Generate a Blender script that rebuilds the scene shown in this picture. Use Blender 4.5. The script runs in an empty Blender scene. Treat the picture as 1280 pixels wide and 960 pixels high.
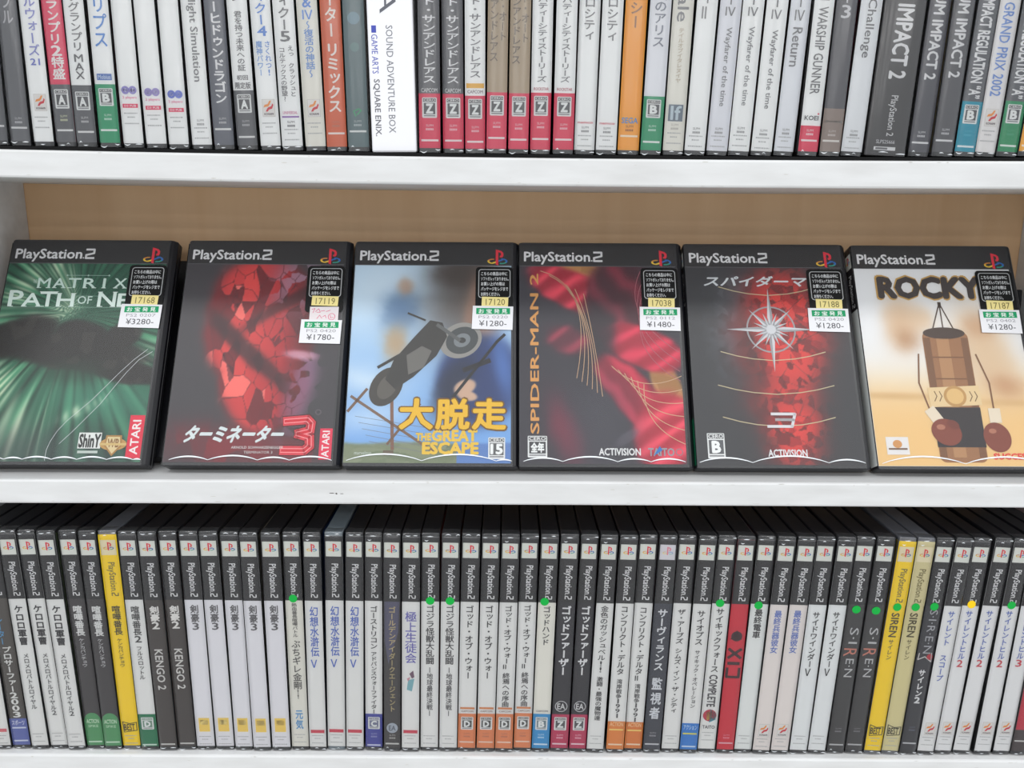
import bpy, bmesh, math, random
import numpy as np
from mathutils import Matrix, Vector

# ---------------------------------------------------------------- camera, light, exposure
S = bpy.context.scene
COL = S.collection
MM = 0.001
EYE = 1.40                                   # eye height above the shop floor, metres
PITCH, YAW, ROLL, FOCAL = 0.2076, 0.0068, 0.0059, 1003.1

cam = bpy.data.cameras.new('camera')
cam.sensor_width = 36.0
cam.lens = FOCAL / 1280 * 36.0
cam.clip_start = 0.02
camo = bpy.data.objects.new('camera', cam)
COL.objects.link(camo)
fwd_h = Vector((math.sin(YAW), math.cos(YAW), 0))
rgt = Vector((math.cos(YAW), -math.sin(YAW), 0))
dwn = Vector((0, 0, -1))
fwd = fwd_h * math.cos(PITCH) + dwn * math.sin(PITCH)
dn = dwn * math.cos(PITCH) - fwd_h * math.sin(PITCH)
R_ = rgt * math.cos(ROLL) - dn * math.sin(ROLL)
D_ = rgt * math.sin(ROLL) + dn * math.cos(ROLL)
m = Matrix((R_, -D_, -fwd)).transposed().to_4x4()
m.translation = Vector((0, 0, EYE))
camo.matrix_world = m
S.camera = camo

world = bpy.data.worlds.new('shop_light')
S.world = world
world.use_nodes = True
world.node_tree.nodes['Background'].inputs[0].default_value = (0.93, 0.97, 1.0, 1)
world.node_tree.nodes['Background'].inputs[1].default_value = 0.80

def area(name, x, y, z, sx, sy, watts, tilt=0.0):
    l = bpy.data.lights.new(name, 'AREA')
    l.shape = 'RECTANGLE'; l.size = sx; l.size_y = sy; l.energy = watts
    l.color = (1.0, 0.99, 0.975)
    o = bpy.data.objects.new(name, l)
    COL.objects.link(o)
    o.location = (x, y, z); o.rotation_euler = (tilt, 0, 0)
    return o
for y, w in ((-0.45, 7), (-2.4, 12), (-4.8, 20), (-7.6, 26)):      # unseen ceiling tubes; far rows added to streak and haze the film
    for x in (-2.6, -0.9, 0.9, 2.6):
        area('unseen_ceiling_lamp', x, y, 2.75, 1.3, 0.3, w)

S.view_settings.view_transform = 'Standard'
S.view_settings.look = 'None'
S.view_settings.gamma = 1.0
S.view_settings.use_curve_mapping = False
S.view_settings.exposure = 0.27

rnd = random.Random(7)

# ---------------------------------------------------------------- materials
def lin(c):
    return tuple((v / 255 / 12.92) if v / 255 <= 0.04045 else ((v / 255 + 0.055) / 1.055) ** 2.4 for v in c) + (1.0,)

MATS = {}
def paper(c, rough=0.45):
    k = ('p', tuple(c), rough)
    if k not in MATS:
        mt = bpy.data.materials.new('print_%02x%02x%02x' % tuple(int(v) for v in c))
        mt.use_nodes = True
        b = mt.node_tree.nodes['Principled BSDF']
        b.inputs['Base Color'].default_value = lin(c)
        b.inputs['Roughness'].default_value = rough
        b.inputs['Specular IOR Level'].default_value = 0.25
        MATS[k] = mt
    return MATS[k]

def plastic(name, c, rough, spec=0.5, trans=0.0):
    if name in MATS: return MATS[name]
    mt = bpy.data.materials.new(name); mt.use_nodes = True
    nt = mt.node_tree; b = nt.nodes['Principled BSDF']
    b.inputs['Base Color'].default_value = lin(c)
    b.inputs['Roughness'].default_value = rough
    b.inputs['Specular IOR Level'].default_value = spec
    b.inputs['Transmission Weight'].default_value = trans
    n = nt.nodes.new('ShaderNodeTexNoise'); n.inputs['Scale'].default_value = 900
    bp = nt.nodes.new('ShaderNodeBump'); bp.inputs['Strength'].default_value = 0.05; bp.inputs['Distance'].default_value = 0.0002
    nt.links.new(n.outputs['Fac'], bp.inputs['Height']); nt.links.new(bp.outputs[0], b.inputs['Normal'])
    MATS[name] = mt
    return mt
BLACK = plastic('black_case_plastic', (22, 22, 27), 0.32)
CLEAR = plastic('frosted_case_plastic', (92, 94, 101), 0.3)
SMOKE = plastic('smoky_case_plastic', (112, 123, 131), 0.3)
GAP_BLACK = plastic('gap_black', (14, 14, 15), 0.8, 0.2)

def film_material(name, haze, gloss, rough, bump=0.35):
    mt = bpy.data.materials.new(name); mt.use_nodes = True
    nt = mt.node_tree; nt.nodes.clear()
    out = nt.nodes.new('ShaderNodeOutputMaterial')
    tr = nt.nodes.new('ShaderNodeBsdfTransparent')
    df = nt.nodes.new('ShaderNodeBsdfDiffuse'); df.inputs[0].default_value = (0.9, 0.92, 0.95, 1)
    gl = nt.nodes.new('ShaderNodeBsdfGlossy'); gl.inputs['Roughness'].default_value = rough
    m1 = nt.nodes.new('ShaderNodeMixShader'); m1.inputs[0].default_value = haze
    m2 = nt.nodes.new('ShaderNodeMixShader')
    fr = nt.nodes.new('ShaderNodeFresnel'); fr.inputs[0].default_value = 1.45
    mul = nt.nodes.new('ShaderNodeMath'); mul.operation = 'MULTIPLY'; mul.inputs[1].default_value = gloss
    tc = nt.nodes.new('ShaderNodeTexCoord')
    mp = nt.nodes.new('ShaderNodeMapping'); mp.inputs['Scale'].default_value = (170, 170, 9)
    n = nt.nodes.new('ShaderNodeTexNoise'); n.inputs['Scale'].default_value = 1.0; n.inputs['Detail'].default_value = 3
    bp = nt.nodes.new('ShaderNodeBump'); bp.inputs['Strength'].default_value = bump; bp.inputs['Distance'].default_value = 0.0006
    L = nt.links.new
    L(tc.outputs['Object'], mp.inputs['Vector']); L(mp.outputs[0], n.inputs['Vector']); L(n.outputs['Fac'], bp.inputs['Height'])
    L(bp.outputs[0], gl.inputs['Normal'])
    L(fr.outputs[0], mul.inputs[0]); L(mul.outputs[0], m2.inputs[0])
    L(tr.outputs[0], m1.inputs[1]); L(df.outputs[0], m1.inputs[2])
    L(m1.outputs[0], m2.inputs[1]); L(gl.outputs[0], m2.inputs[2]); L(m2.outputs[0], out.inputs[0])
    return mt
FILM = film_material('clear_wrap_film', 0.02, 1.3, 0.15, 0.25)
FILMD = film_material('clear_cover_film', 0.018, 0.8, 0.42, 0.02)
GLINT = plastic('film_glint', (228, 232, 236), 0.2)  # pale colour for highlights painted on the wrap films

def paint_material():
    mt = bpy.data.materials.new('white_gloss_paint'); mt.use_nodes = True
    nt = mt.node_tree; b = nt.nodes['Principled BSDF']; L = nt.links.new
    tc = nt.nodes.new('ShaderNodeTexCoord')
    mp = nt.nodes.new('ShaderNodeMapping'); mp.inputs['Scale'].default_value = (6, 30, 30)
    n = nt.nodes.new('ShaderNodeTexNoise'); n.inputs['Scale'].default_value = 3.0; n.inputs['Detail'].default_value = 6
    cr = nt.nodes.new('ShaderNodeValToRGB')
    cr.color_ramp.elements[0].position = 0.3; cr.color_ramp.elements[0].color = (0.60, 0.60, 0.60, 1)
    cr.color_ramp.elements[1].position = 0.62; cr.color_ramp.elements[1].color = (0.67, 0.675, 0.68, 1)
    bp = nt.nodes.new('ShaderNodeBump'); bp.inputs['Strength'].default_value = 0.25; bp.inputs['Distance'].default_value = 0.0008
    L(tc.outputs['Object'], mp.inputs['Vector']); L(mp.outputs[0], n.inputs['Vector'])
    L(n.outputs['Fac'], cr.inputs[0]); L(cr.outputs[0], b.inputs['Base Color'])
    L(n.outputs['Fac'], bp.inputs['Height']); L(bp.outputs[0], b.inputs['Normal'])
    b.inputs['Roughness'].default_value = 0.42
    return mt
PAINT = paint_material()

def wood_material():
    mt = bpy.data.materials.new('pale_plywood'); mt.use_nodes = True
    nt = mt.node_tree; b = nt.nodes['Principled BSDF']; L = nt.links.new
    tc = nt.nodes.new('ShaderNodeTexCoord')
    mp = nt.nodes.new('ShaderNodeMapping'); mp.inputs['Scale'].default_value = (16, 10, 1.4)
    n = nt.nodes.new('ShaderNodeTexNoise'); n.inputs['Scale'].default_value = 2.0; n.inputs['Detail'].default_value = 7; n.inputs['Distortion'].default_value = 0.6
    cr = nt.nodes.new('ShaderNodeValToRGB')
    cr.color_ramp.elements[0].position = 0.25; cr.color_ramp.elements[0].color = lin((214, 173, 131))
    cr.color_ramp.elements[1].position = 0.75; cr.color_ramp.elements[1].color = lin((225, 187, 146))
    L(tc.outputs['Object'], mp.inputs['Vector']); L(mp.outputs[0], n.inputs['Vector'])
    L(n.outputs['Fac'], cr.inputs[0]); L(cr.outputs[0], b.inputs['Base Color'])
    b.inputs['Roughness'].default_value = 0.5
    return mt
WOOD = wood_material()

def art_material():
    mt = bpy.data.materials.new('printed_artwork'); mt.use_nodes = True
    nt = mt.node_tree; b = nt.nodes['Principled BSDF']
    a = nt.nodes.new('ShaderNodeVertexColor'); a.layer_name = 'ink'
    nt.links.new(a.outputs[0], b.inputs['Base Color'])
    b.inputs['Roughness'].default_value = 0.4
    b.inputs['Specular IOR Level'].default_value = 0.25
    return mt
ART = art_material()

# ---------------------------------------------------------------- object helpers
def link(name, mesh, parent=None):
    o = bpy.data.objects.new(name, mesh)
    COL.objects.link(o)
    if parent is not None: o.parent = parent
    return o

def empty(name, loc):
    o = bpy.data.objects.new(name, None)
    o.empty_display_size = 0.02
    COL.objects.link(o)
    o.location = loc
    return o

def tag(o, label, cat, group=None):
    o['label'] = label; o['category'] = cat
    if group: o['group'] = group
    return o

def bm_mesh(name, bm, mats, smooth=False):
    me = bpy.data.meshes.new(name)
    bm.to_mesh(me); bm.free()
    for mt in mats: me.materials.append(mt)
    if smooth:
        for p in me.polygons: p.use_smooth = True
    return me

def rounded_box(name, lo, hi, r, mat, seg=2):
    bm = bmesh.new()
    bmesh.ops.create_cube(bm, size=1)
    for v in bm.verts:
        for i in range(3): v.co[i] = (lo[i] if v.co[i] < 0 else hi[i]) * MM
    bmesh.ops.bevel(bm, geom=bm.edges[:], offset=r * MM, segments=seg, affect='EDGES', profile=0.5)
    me = bm_mesh(name, bm, [mat])
    return me

# ---------------------------------------------------------------- glyphs
GLYPH = {}
WANT = set()
def want(s, bold=0.0): WANT.add((s, bold))

def build_glyphs():
    todo = [k for k in WANT if k not in GLYPH]
    objs = []
    for s, bold in todo:
        c = bpy.data.curves.new('glyph', 'FONT')
        c.body = s; c.resolution_u = 2
        o = bpy.data.objects.new('glyph', c); COL.objects.link(o); objs.append((s, bold, c, o))
    bpy.context.view_layer.update()
    dg = bpy.context.evaluated_depsgraph_get()
    for s, bold, c, o in objs:
        me = o.evaluated_get(dg).to_mesh()
        vs = [(v.co.x, v.co.y) for v in me.vertices]
        fs = []
        for p in me.polygons:
            a = list(p.vertices)
            ar = 0.0
            for i in range(len(a)):
                x0, y0 = vs[a[i]]; x1, y1 = vs[a[(i + 1) % len(a)]]
                ar += x0 * y1 - x1 * y0
            fs.append(a if ar > 0 else a[::-1])
        GLYPH[(s, bold)] = (vs, fs)
        o.evaluated_get(dg).to_mesh_clear()
    for s, bold, c, o in objs:
        bpy.data.objects.remove(o); bpy.data.curves.remove(c)

# ---------------------------------------------------------------- flat print builder, coordinates (u right, t down) in millimetres
class Print:
    def __init__(self): self.v = []; self.f = []; self.m = []; self.mats = []; self.mi = {}
    def mat(self, c):
        mt = paper(c) if isinstance(c, tuple) else c
        if mt.name not in self.mi: self.mi[mt.name] = len(self.mats); self.mats.append(mt)
        return self.mi[mt.name]
    def poly(self, pts, c, lay=0):
        ar = sum(pts[i][0] * pts[(i + 1) % len(pts)][1] - pts[(i + 1) % len(pts)][0] * pts[i][1] for i in range(len(pts)))
        if ar > 0: pts = pts[::-1]           # seen from the front: counter-clockwise with t pointing down
        b = len(self.v)
        self.v += [(u, lay, t) for u, t in pts]
        self.f.append(list(range(b, b + len(pts)))); self.m.append(self.mat(c))
    def rect(self, u0, t0, u1, t1, c, lay=0): self.poly([(u0, t0), (u1, t0), (u1, t1), (u0, t1)], c, lay)
    def rrect(self, u0, t0, u1, t1, r, c, lay=0):
        pts = []
        for cx, cy, a0 in ((u1 - r, t0 + r, -90), (u1 - r, t1 - r, 0), (u0 + r, t1 - r, 90), (u0 + r, t0 + r, 180)):
            for k in range(5):
                a = math.radians(a0 + k * 22.5); pts.append((cx + r * math.cos(a), cy + r * math.sin(a)))
        self.poly(pts, c, lay)
    def disc(self, u, t, ru, rt, c, lay=0, n=24, rot=0):
        cs, sn = math.cos(rot), math.sin(rot)
        self.poly([(u + ru * math.cos(6.2832 * k / n) * cs - rt * math.sin(6.2832 * k / n) * sn,
                    t + ru * math.cos(6.2832 * k / n) * sn + rt * math.sin(6.2832 * k / n) * cs) for k in range(n)], c, lay)
    def ring(self, u, t, r, w, c, lay=0, n=28):
        for k in range(n):
            a, b = 6.2832 * k / n, 6.2832 * (k + 1) / n
            self.poly([(u + r * math.cos(a), t + r * math.sin(a)), (u + r * math.cos(b), t + r * math.sin(b)),
                       (u + (r - w) * math.cos(b), t + (r - w) * math.sin(b)), (u + (r - w) * math.cos(a), t + (r - w) * math.sin(a))], c, lay)
    def line(self, pts, w, c, lay=0):
        for (a, b), (d, e) in zip(pts, pts[1:]):
            l = math.hypot(d - a, e - b) or 1
            nx, ny = -(e - b) / l * w / 2, (d - a) / l * w / 2
            ex, ey = (d - a) / l * w * .25, (e - b) / l * w * .25
            self.poly([(a + nx - ex, b + ny - ey), (d + nx + ex, e + ny + ey), (d - nx + ex, e - ny + ey), (a - nx - ex, b - ny - ey)], c, lay)
    def glyph(self, key, fn, c, lay):
        ch, bold = key; key = (ch, 0.0)
        if key not in GLYPH: WANT.add(key); build_glyphs()
        vs, fs = GLYPH[key]; mi = self.mat(c)
        sh = [(0, 0)]
        if bold > 0: sh += [(bold, 0), (-bold, 0), (0, bold), (0, -bold)]
        if bold > .03: sh += [(bold * .7, bold * .7), (-bold * .7, bold * .7), (bold * .7, -bold * .7), (-bold * .7, -bold * .7)]
        if bold > .05: sh += [(a * .5, b * .5) for a, b in sh[1:]]
        for q, (dx, dy) in enumerate(sh):      # heavier lettering is overprinted with small shifts
            b = len(self.v); lay_q = lay + q * .07
            P = [fn(x + dx, y + dy) for x, y in vs]
            self.v += [(u, lay_q, t) for u, t in P]
            for f in fs:
                a = [b + i for i in f]
                ar = sum(P[f[i]][0] * P[f[(i + 1) % len(f)]][1] - P[f[(i + 1) % len(f)]][0] * P[f[i]][1] for i in range(len(f)))
                self.f.append(a if ar < 0 else a[::-1]); self.m.append(mi)
    def bounds(self, key):
        key = (key[0], 0.0)
        if key not in GLYPH: WANT.add(key); build_glyphs()
        vs = GLYPH[key][0]
        if not vs: return 0, 0, 1, 1
        xs = [a for a, _ in vs]; ys = [a for _, a in vs]
        return min(xs), min(ys), max(xs), max(ys)
    def htext(self, s, u0, u1, t0, t1, c, lay=0, bold=0.0, slant=0.0):    # horizontal, fitted to a box
        k = (s, bold); x0, y0, x1, y1 = self.bounds(k)
        sx, sy = (u1 - u0) / max(1e-6, x1 - x0), (t1 - t0) / max(1e-6, y1 - y0)
        self.glyph(k, lambda x, y: (u0 + (x - x0) * sx + slant * (y - y0) * sy, t1 - (y - y0) * sy), c, lay)
    def rtext(self, s, t0, t1, u, h, c, lay=0, bold=0.0, ccw=False):      # turned a quarter, reading down (or up)
        k = (s, bold); x0, y0, x1, y1 = self.bounds(k)
        sx, sy = (t1 - t0) / max(1e-6, x1 - x0), h / max(1e-6, y1 - y0)
        if ccw: self.glyph(k, lambda x, y: (u - h / 2 + (y1 - y) * sy, t1 - (x - x0) * sx), c, lay)
        else: self.glyph(k, lambda x, y: (u + h / 2 - (y1 - y) * sy, t0 + (x - x0) * sx), c, lay)
    def vtext(self, s, t0, t1, u, w, c, lay=0, bold=0.0):                  # upright characters set downwards
        n = len(s); p = (t1 - t0) / n; hh = min(p * 1.02, w * 1.35)
        for i, ch in enumerate(s):
            if ch == ' ': continue
            k = (ch, bold); tc = t0 + (i + .5) * p
            if ch in 'ー〜~―-':
                self.glyph(k, lambda x, y: (u - (.38 - y) * -w, tc + (x - .49) * hh) if ch != '-' else (u + (y - .3) * w, tc + (x - .2) * hh), c, lay)
            elif ord(ch) < 0x2000:
                x0, y0, x1, y1 = self.bounds(k); ww = w * (.72 if x1 - x0 > .3 else .2); h2 = hh * .84
                sx, sy = ww / max(.05, x1 - x0), h2 / max(.05, y1 - y0)
                self.glyph(k, lambda x, y: (u - ww / 2 + (x - x0) * sx, tc + h2 / 2 - (y - y0) * sy), c, lay)
            else:
                dx, dy = (.09, .1) if ch in 'ァィゥェォッャュョぁぃぅぇぉっゃゅょ' else (0, 0)
                self.glyph(k, lambda x, y: (u + (x - .49 + dx) * w, tc - (y - .38 + dy) * hh), c, lay)
    def build(self, name, parent, H=190.0, step=0.05, y0=0.0):
        me = bpy.data.meshes.new(name)
        me.from_pydata([(u * MM, (y0 - lay * step) * MM, (H - t) * MM) for u, lay, t in self.v], [], self.f)
        for mt in self.mats: me.materials.append(mt)
        me.polygons.foreach_set('material_index', self.m)
        return link(name, me, parent)

WHITE = (226, 226, 226); GREY = (120, 120, 124); DARKINK = (52, 52, 56); OFF = (214, 214, 210)
PINK = (222, 58, 92); GREEN = (30, 150, 100); NAVY = (70, 100, 180); HBLACK = (38, 36, 40)
ORANGE = (222, 124, 70); YELLOW = (246, 214, 6); LOGORED = (225, 50, 70)

def ps_logo(P, u, t, w, lay, ink=1.0):
    """The upright red letter with the curled multicoloured letter lying at its foot, in a box w wide."""
    k = w / 10.0
    f = lambda pts: [(u + x * k, t + y * k) for x, y in pts]
    red = (226, 44, 66) if ink == 1 else (228, 140, 160)
    b1, g1, y1 = ((40, 110, 190), (40, 160, 140), (236, 200, 60)) if ink == 1 else ((150, 180, 215), (150, 205, 195), (236, 220, 150))
    # lying letter: a flat S made of four arcs of colour
    def arc(cx, cy, rx, ry, a0, a1, w0, c):
        n = 8
        out = [(cx + rx * math.cos(math.radians(a0 + (a1 - a0) * i / n)), cy + ry * math.sin(math.radians(a0 + (a1 - a0) * i / n))) for i in range(n + 1)]
        inn = [(cx + (rx - w0) * math.cos(math.radians(a0 + (a1 - a0) * i / n)), cy + (ry - w0 * .62) * math.sin(math.radians(a0 + (a1 - a0) * i / n))) for i in range(n + 1)]
        for i in range(n): P.poly(f([out[i], out[i + 1], inn[i + 1], inn[i]]), c, lay)
    arc(2.6, 7.0, 2.6, 1.35, 90, 290, .95, y1)
    arc(2.6, 7.0, 2.6, 1.35, 200, 290, .95, (235, 130, 70) if ink == 1 else (236, 190, 160))
    arc(6.9, 7.0, 2.9, 1.5, -95, 30, .95, b1)
    arc(6.9, 7.0, 2.9, 1.5, 30, 110, .95, g1)
    P.poly(f([(5.4, 6.5), (8.2, 5.5), (8.4, 6.1), (5.4, 7.3)]), b1, lay)
    P.poly(f([(2.2, 7.7), (4.2, 7.0), (4.2, 7.9), (2.4, 8.4)]), y1, lay)
    # upright letter
    P.poly(f([(4.05, .7), (5.3, 1.05), (5.3, 9.2), (4.05, 8.7)]), red, lay + 1)
    P.poly(f([(5.3, 1.05), (6.9, 1.6), (7.75, 2.6), (7.8, 4.2), (7.1, 5.05), (6.0, 4.9), (6.0, 4.1), (6.55, 4.0), (6.6, 2.9), (6.2, 2.4), (5.3, 2.1)]), red, lay + 1)

def numeral(P, f, w, c, lay):                # squared-off numeral two drawn in a unit box
    P.line([f(.05, .07), f(.93, .07)], w, c, lay); P.line([f(.93, .07), f(.93, .44)], w, c, lay)
    P.line([f(.93, .44), f(.07, .62)], w, c, lay); P.line([f(.07, .62), f(.07, .93)], w, c, lay); P.line([f(.07, .93), f(.97, .93)], w, c, lay)
def wordmark(P, t0, t1, u, h, c, lay):
    a = t0 + (t1 - t0) * .83
    P.rtext('PlayStation', t0, a, u - h * .06, h, c, lay, .014)
    P.disc(u - h * .28, a + 1.0, .35, .35, c, lay, 8)
    numeral(P, lambda x, y: (u + h * .5 - y * h * .82, a + 2.0 + x * (t1 - a - 2.4)), .8, c, lay)
def wordmark_h(P, u0, u1, t0, t1, c, lay):
    b = u0 + (u1 - u0) * .83; h = t1 - t0
    P.htext('PlayStation', u0, b, t0, t1, c, lay, .022)
    P.disc(b + 1.5, t1 - h * .3, .6, .6, c, lay)
    numeral(P, lambda x, y: (b + 3.0 + x * 7.2, t0 - .3 + y * h * .8), 1.7, c, lay)

def rating(P, letter, u, t, w, h, lay, dark=(80, 80, 84)):
    P.rrect(u - w / 2, t, u + w / 2, t + h, .7, (226, 228, 228), lay)
    P.rrect(u - w / 2 + .7, t + .6, u + w / 2 - .7, t + h * .22, .3, dark, lay + 1)
    P.htext('CERO', u - w / 2 + 1.1, u + w / 2 - 1.1, t + .95, t + h * .22 - .4, (230, 230, 230), lay + 2, .02)
    P.rect(u - w / 2 + 1.1, t + h * .27, u + w / 2 - 1.1, t + h * .82, dark, lay + 1)
    P.htext(letter, u - w * .22 if len(letter) == 1 else u - w * .33, u + w * .22 if len(letter) == 1 else u + w * .33, t + h * .33, t + h * .76, (232, 234, 234), lay + 2, .05)
    P.rect(u - w / 2 + 1.1, t + h * .87, u + w / 2 - 1.1, t + h * .92, GREY, lay + 1)

def ribbon_mark(P, u, t, w, h, lay, name=True):
    P.rect(u - w / 2, t, u + w / 2, t + h, (200, 196, 192), lay)
    P.rect(u - w / 2 + .25, t + .25, u + w / 2 - .25, t + h - .25, (226, 224, 222), lay + 1)
    f = lambda pts: [(u - w * .4 + x * w * .8, t + h * .08 + y * h * .62) for x, y in pts]
    P.poly(f([(0, .62), (.12, .38), (.45, .3), (.62, .02), (.8, 0), (.66, .32), (.5, .52), (.18, .58)]), (232, 150, 70), lay + 2)
    P.poly(f([(.2, 1), (.36, .72), (.5, .6), (.78, .52), (.9, .26), (1, .4), (.86, .74), (.55, .82), (.4, 1)]), (206, 48, 66), lay + 2)
    if name: P.htext('KONAMI', u - w * .36, u + w * .36, t + h * .78, t + h * .9, (90, 70, 80), lay + 2, .03)

# ---------------------------------------------------------------- shelf heights and row measurements
FRONT = 575.8                                # front edge of the boards, mm from the eye
BACK = 722.0
def v_up(X): return -38.9 + .0053 * X - 1.35e-5 * X * X - .0
def v_mid(X): return 196.2 + .0012 * X + 3.0e-6 * X * X
def v_low(X): return 431.4 + .0057 * X + 2.0e-6 * X * X
def Zw(v): return EYE - v * MM
GAP_H = 2.6  # height of the dark gap under the top row
ROW_Y = FRONT + 6.7

def T_low(y, X):                             # height on a lower-row spine, mm down from the top of the case
    y = y - .00527 * X - 1.43 * (v_low(X) - 430.3)
    a = (1.516 ** 2 - 4 * .00044 * (y - 666.4))
    return (1.516 - math.sqrt(max(0, a))) / (2 * .00044)
def T_up(y, X):                              # the same for the upper row
    y = y - .0098 * X - 1.76 * (v_up(X) + 37.8)
    z = (-1.85 + math.sqrt(1.85 ** 2 + 4 * .00069 * (199.8 - y))) / (2 * .00069)
    return 190 - (z - GAP_H)

# ---------------------------------------------------------------- shop floor and the bookcase
bm = bmesh.new(); bmesh.ops.create_grid(bm, x_segments=12, y_segments=12, size=4.5)
fm = bpy.data.materials.new('grey_vinyl_floor'); fm.use_nodes = True
_n = fm.node_tree; _b = _n.nodes['Principled BSDF']; _t = _n.nodes.new('ShaderNodeTexNoise'); _t.inputs['Scale'].default_value = 40
_r = _n.nodes.new('ShaderNodeValToRGB'); _r.color_ramp.elements[0].color = (.36, .36, .35, 1); _r.color_ramp.elements[1].color = (.46, .46, .45, 1)
_n.links.new(_t.outputs['Fac'], _r.inputs[0]); _n.links.new(_r.outputs[0], _b.inputs['Base Color']); _b.inputs['Roughness'].default_value = .4
fl = link('floor', bm_mesh('floor', bm, [fm])); fl.location = (0, -3.4, 0); fl['kind'] = 'structure'
LEFT, RIGHT = -421.4, 456.0
book = empty('bookcase', (0, FRONT * MM, 0))
tag(book, 'white painted wooden bookcase with a bare plywood back, holding all the games', 'bookcase')

def board(name, vf, thick, x0, x1, chips=()):
    prof = [(0, 1.6), (.5, .5), (1.6, 0), (BACK - FRONT, 0), (BACK - FRONT, thick), (1.6, thick), (.5, thick - .5), (0, thick - 1.6)]
    bm = bmesh.new(); N = 60; rings = []
    for i in range(N + 1):
        X = x0 + (x1 - x0) * i / N
        rings.append([bm.verts.new((X * MM, d * MM, Zw(vf(X) + q))) for d, q in prof])
    n = len(prof)
    for a, b in zip(rings, rings[1:]):
        for j in range(n):
            bm.faces.new((a[j], a[(j + 1) % n], b[(j + 1) % n], b[j]))
    bm.faces.new(rings[0][::-1]); bm.faces.new(rings[-1])
    bmesh.ops.recalc_face_normals(bm, faces=bm.faces[:])
    for X, q, w, h in chips:                 # knocks in the paint of the front edge
        k = 9; ps = []
        for j in range(k):
            a = 6.2832 * j / k; rr = rnd.uniform(.55, 1.0)
            ps.append(bm.verts.new(((X + w * rr * math.cos(a)) * MM, -.06 * MM, Zw(vf(X) + q + h * rr * math.sin(a)))))
        f = bm.faces.new(ps); f.material_index = 1
    for q in range(46):                      # paler rubs along the two front arrises
        X = rnd.uniform(x0, x1); z = rnd.choice((1.0, 1.8, thick - 2.2, thick - 1.2, rnd.uniform(2, thick - 2))); w = rnd.uniform(.5, 3.2); h = rnd.uniform(.15, .5)
        ps = [bm.verts.new(((X + w * rnd.uniform(.5, 1) * math.cos(6.2832 * j / 7)) * MM, -.05 * MM, Zw(vf(X) + z + h * rnd.uniform(.4, 1) * math.sin(6.2832 * j / 7)))) for j in range(7)]
        f = bm.faces.new(ps); f.material_index = 2
    me = bm_mesh(name, bm, [PAINT, paper((70, 62, 56)), paper((196, 194, 190))])
    return link(name, me, book)
WEAR = [(-128, 10.2, 1.0, .8), (-131.5, 9.9, 3.4, .35), (-124, 10.3, 2.2, .25)]
board('shelf_board', v_up, 19, LEFT, RIGHT)
board('shelf_board', v_mid, 19, LEFT, RIGHT, WEAR)
board('shelf_board', v_low, 19, LEFT, RIGHT)
def slab(name, x0, x1, d0, d1, v0, v1, mat):
    me = rounded_box(name, (x0, d0 - FRONT, EYE / MM - v1), (x1, d1 - FRONT, EYE / MM - v0), .8, mat)
    return link(name, me, book)
slab('side_panel', LEFT - 18, LEFT, FRONT, BACK, -290, EYE / MM, PAINT)
slab('side_panel', RIGHT, RIGHT + 18, FRONT, BACK, -290, EYE / MM, PAINT)
slab('back_panel', LEFT - 18, RIGHT + 18, BACK + .2, BACK + 5, -290, EYE / MM, WOOD)

bm = bmesh.new()  # black strip added to fill the dark gap under the top-row cases
rings = []
for i in range(41):
    X = LEFT + 4 + (RIGHT - LEFT - 8) * i / 40
    rings.append([bm.verts.new((X * MM, (FRONT + d) * MM, Zw(v_up(X) - q))) for d, q in ((3.5, .05), (3.5, GAP_H - .2), (4.0, GAP_H), (138, GAP_H), (138, .05))])
for a, b in zip(rings, rings[1:]):
    for j in range(5): bm.faces.new((a[j], a[(j + 1) % 5], b[(j + 1) % 5], b[j]))
bm.faces.new(rings[0]); bm.faces.new(rings[-1])
bmesh.ops.recalc_face_normals(bm, faces=bm.faces[:])
tag(link('gap_strip', bm_mesh('gap_strip', bm, [GAP_BLACK])), 'thin black strip standing in for the dark gap under the games on the top board', 'strip')

# ---------------------------------------------------------------- game case pieces shared by many cases
def shell_mesh(name, half, mat):
    """Two hinged halves with a rounded spine and a fine parting groove over the top."""
    bm = bmesh.new()
    prof = [(-half, 1.4), (-half + .2, .4), (-half + .7, 0), (half - .7, 0), (half - .2, .4), (half, 1.4), (half, 135), (.35, 135), (.35, 134.2), (-.35, 134.2), (-.35, 135), (-half, 135)]
    zs = [(0, .7), (.7, 0), (189.3, 0), (190, .7)]
    rings = []
    for z, ins in zs:
        rings.append([bm.verts.new((x * (half - ins) / half * MM, (d + (ins if d < 2 else -ins)) * MM, z * MM)) for x, d in prof])
    n = len(prof)
    for a, b in zip(rings, rings[1:]):
        for j in range(n): bm.faces.new((a[j], a[(j + 1) % n], b[(j + 1) % n], b[j]))
    bm.faces.new(rings[0]); bm.faces.new(rings[-1])
    bmesh.ops.recalc_face_normals(bm, faces=bm.faces[:])
    return bm_mesh(name, bm, [mat])
SHELLS = {'black': shell_mesh('case_shell', 6.9, BLACK), 'clear': shell_mesh('case_shell', 6.9, CLEAR), 'smoke': shell_mesh('case_shell', 6.9, SMOKE)}

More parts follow.
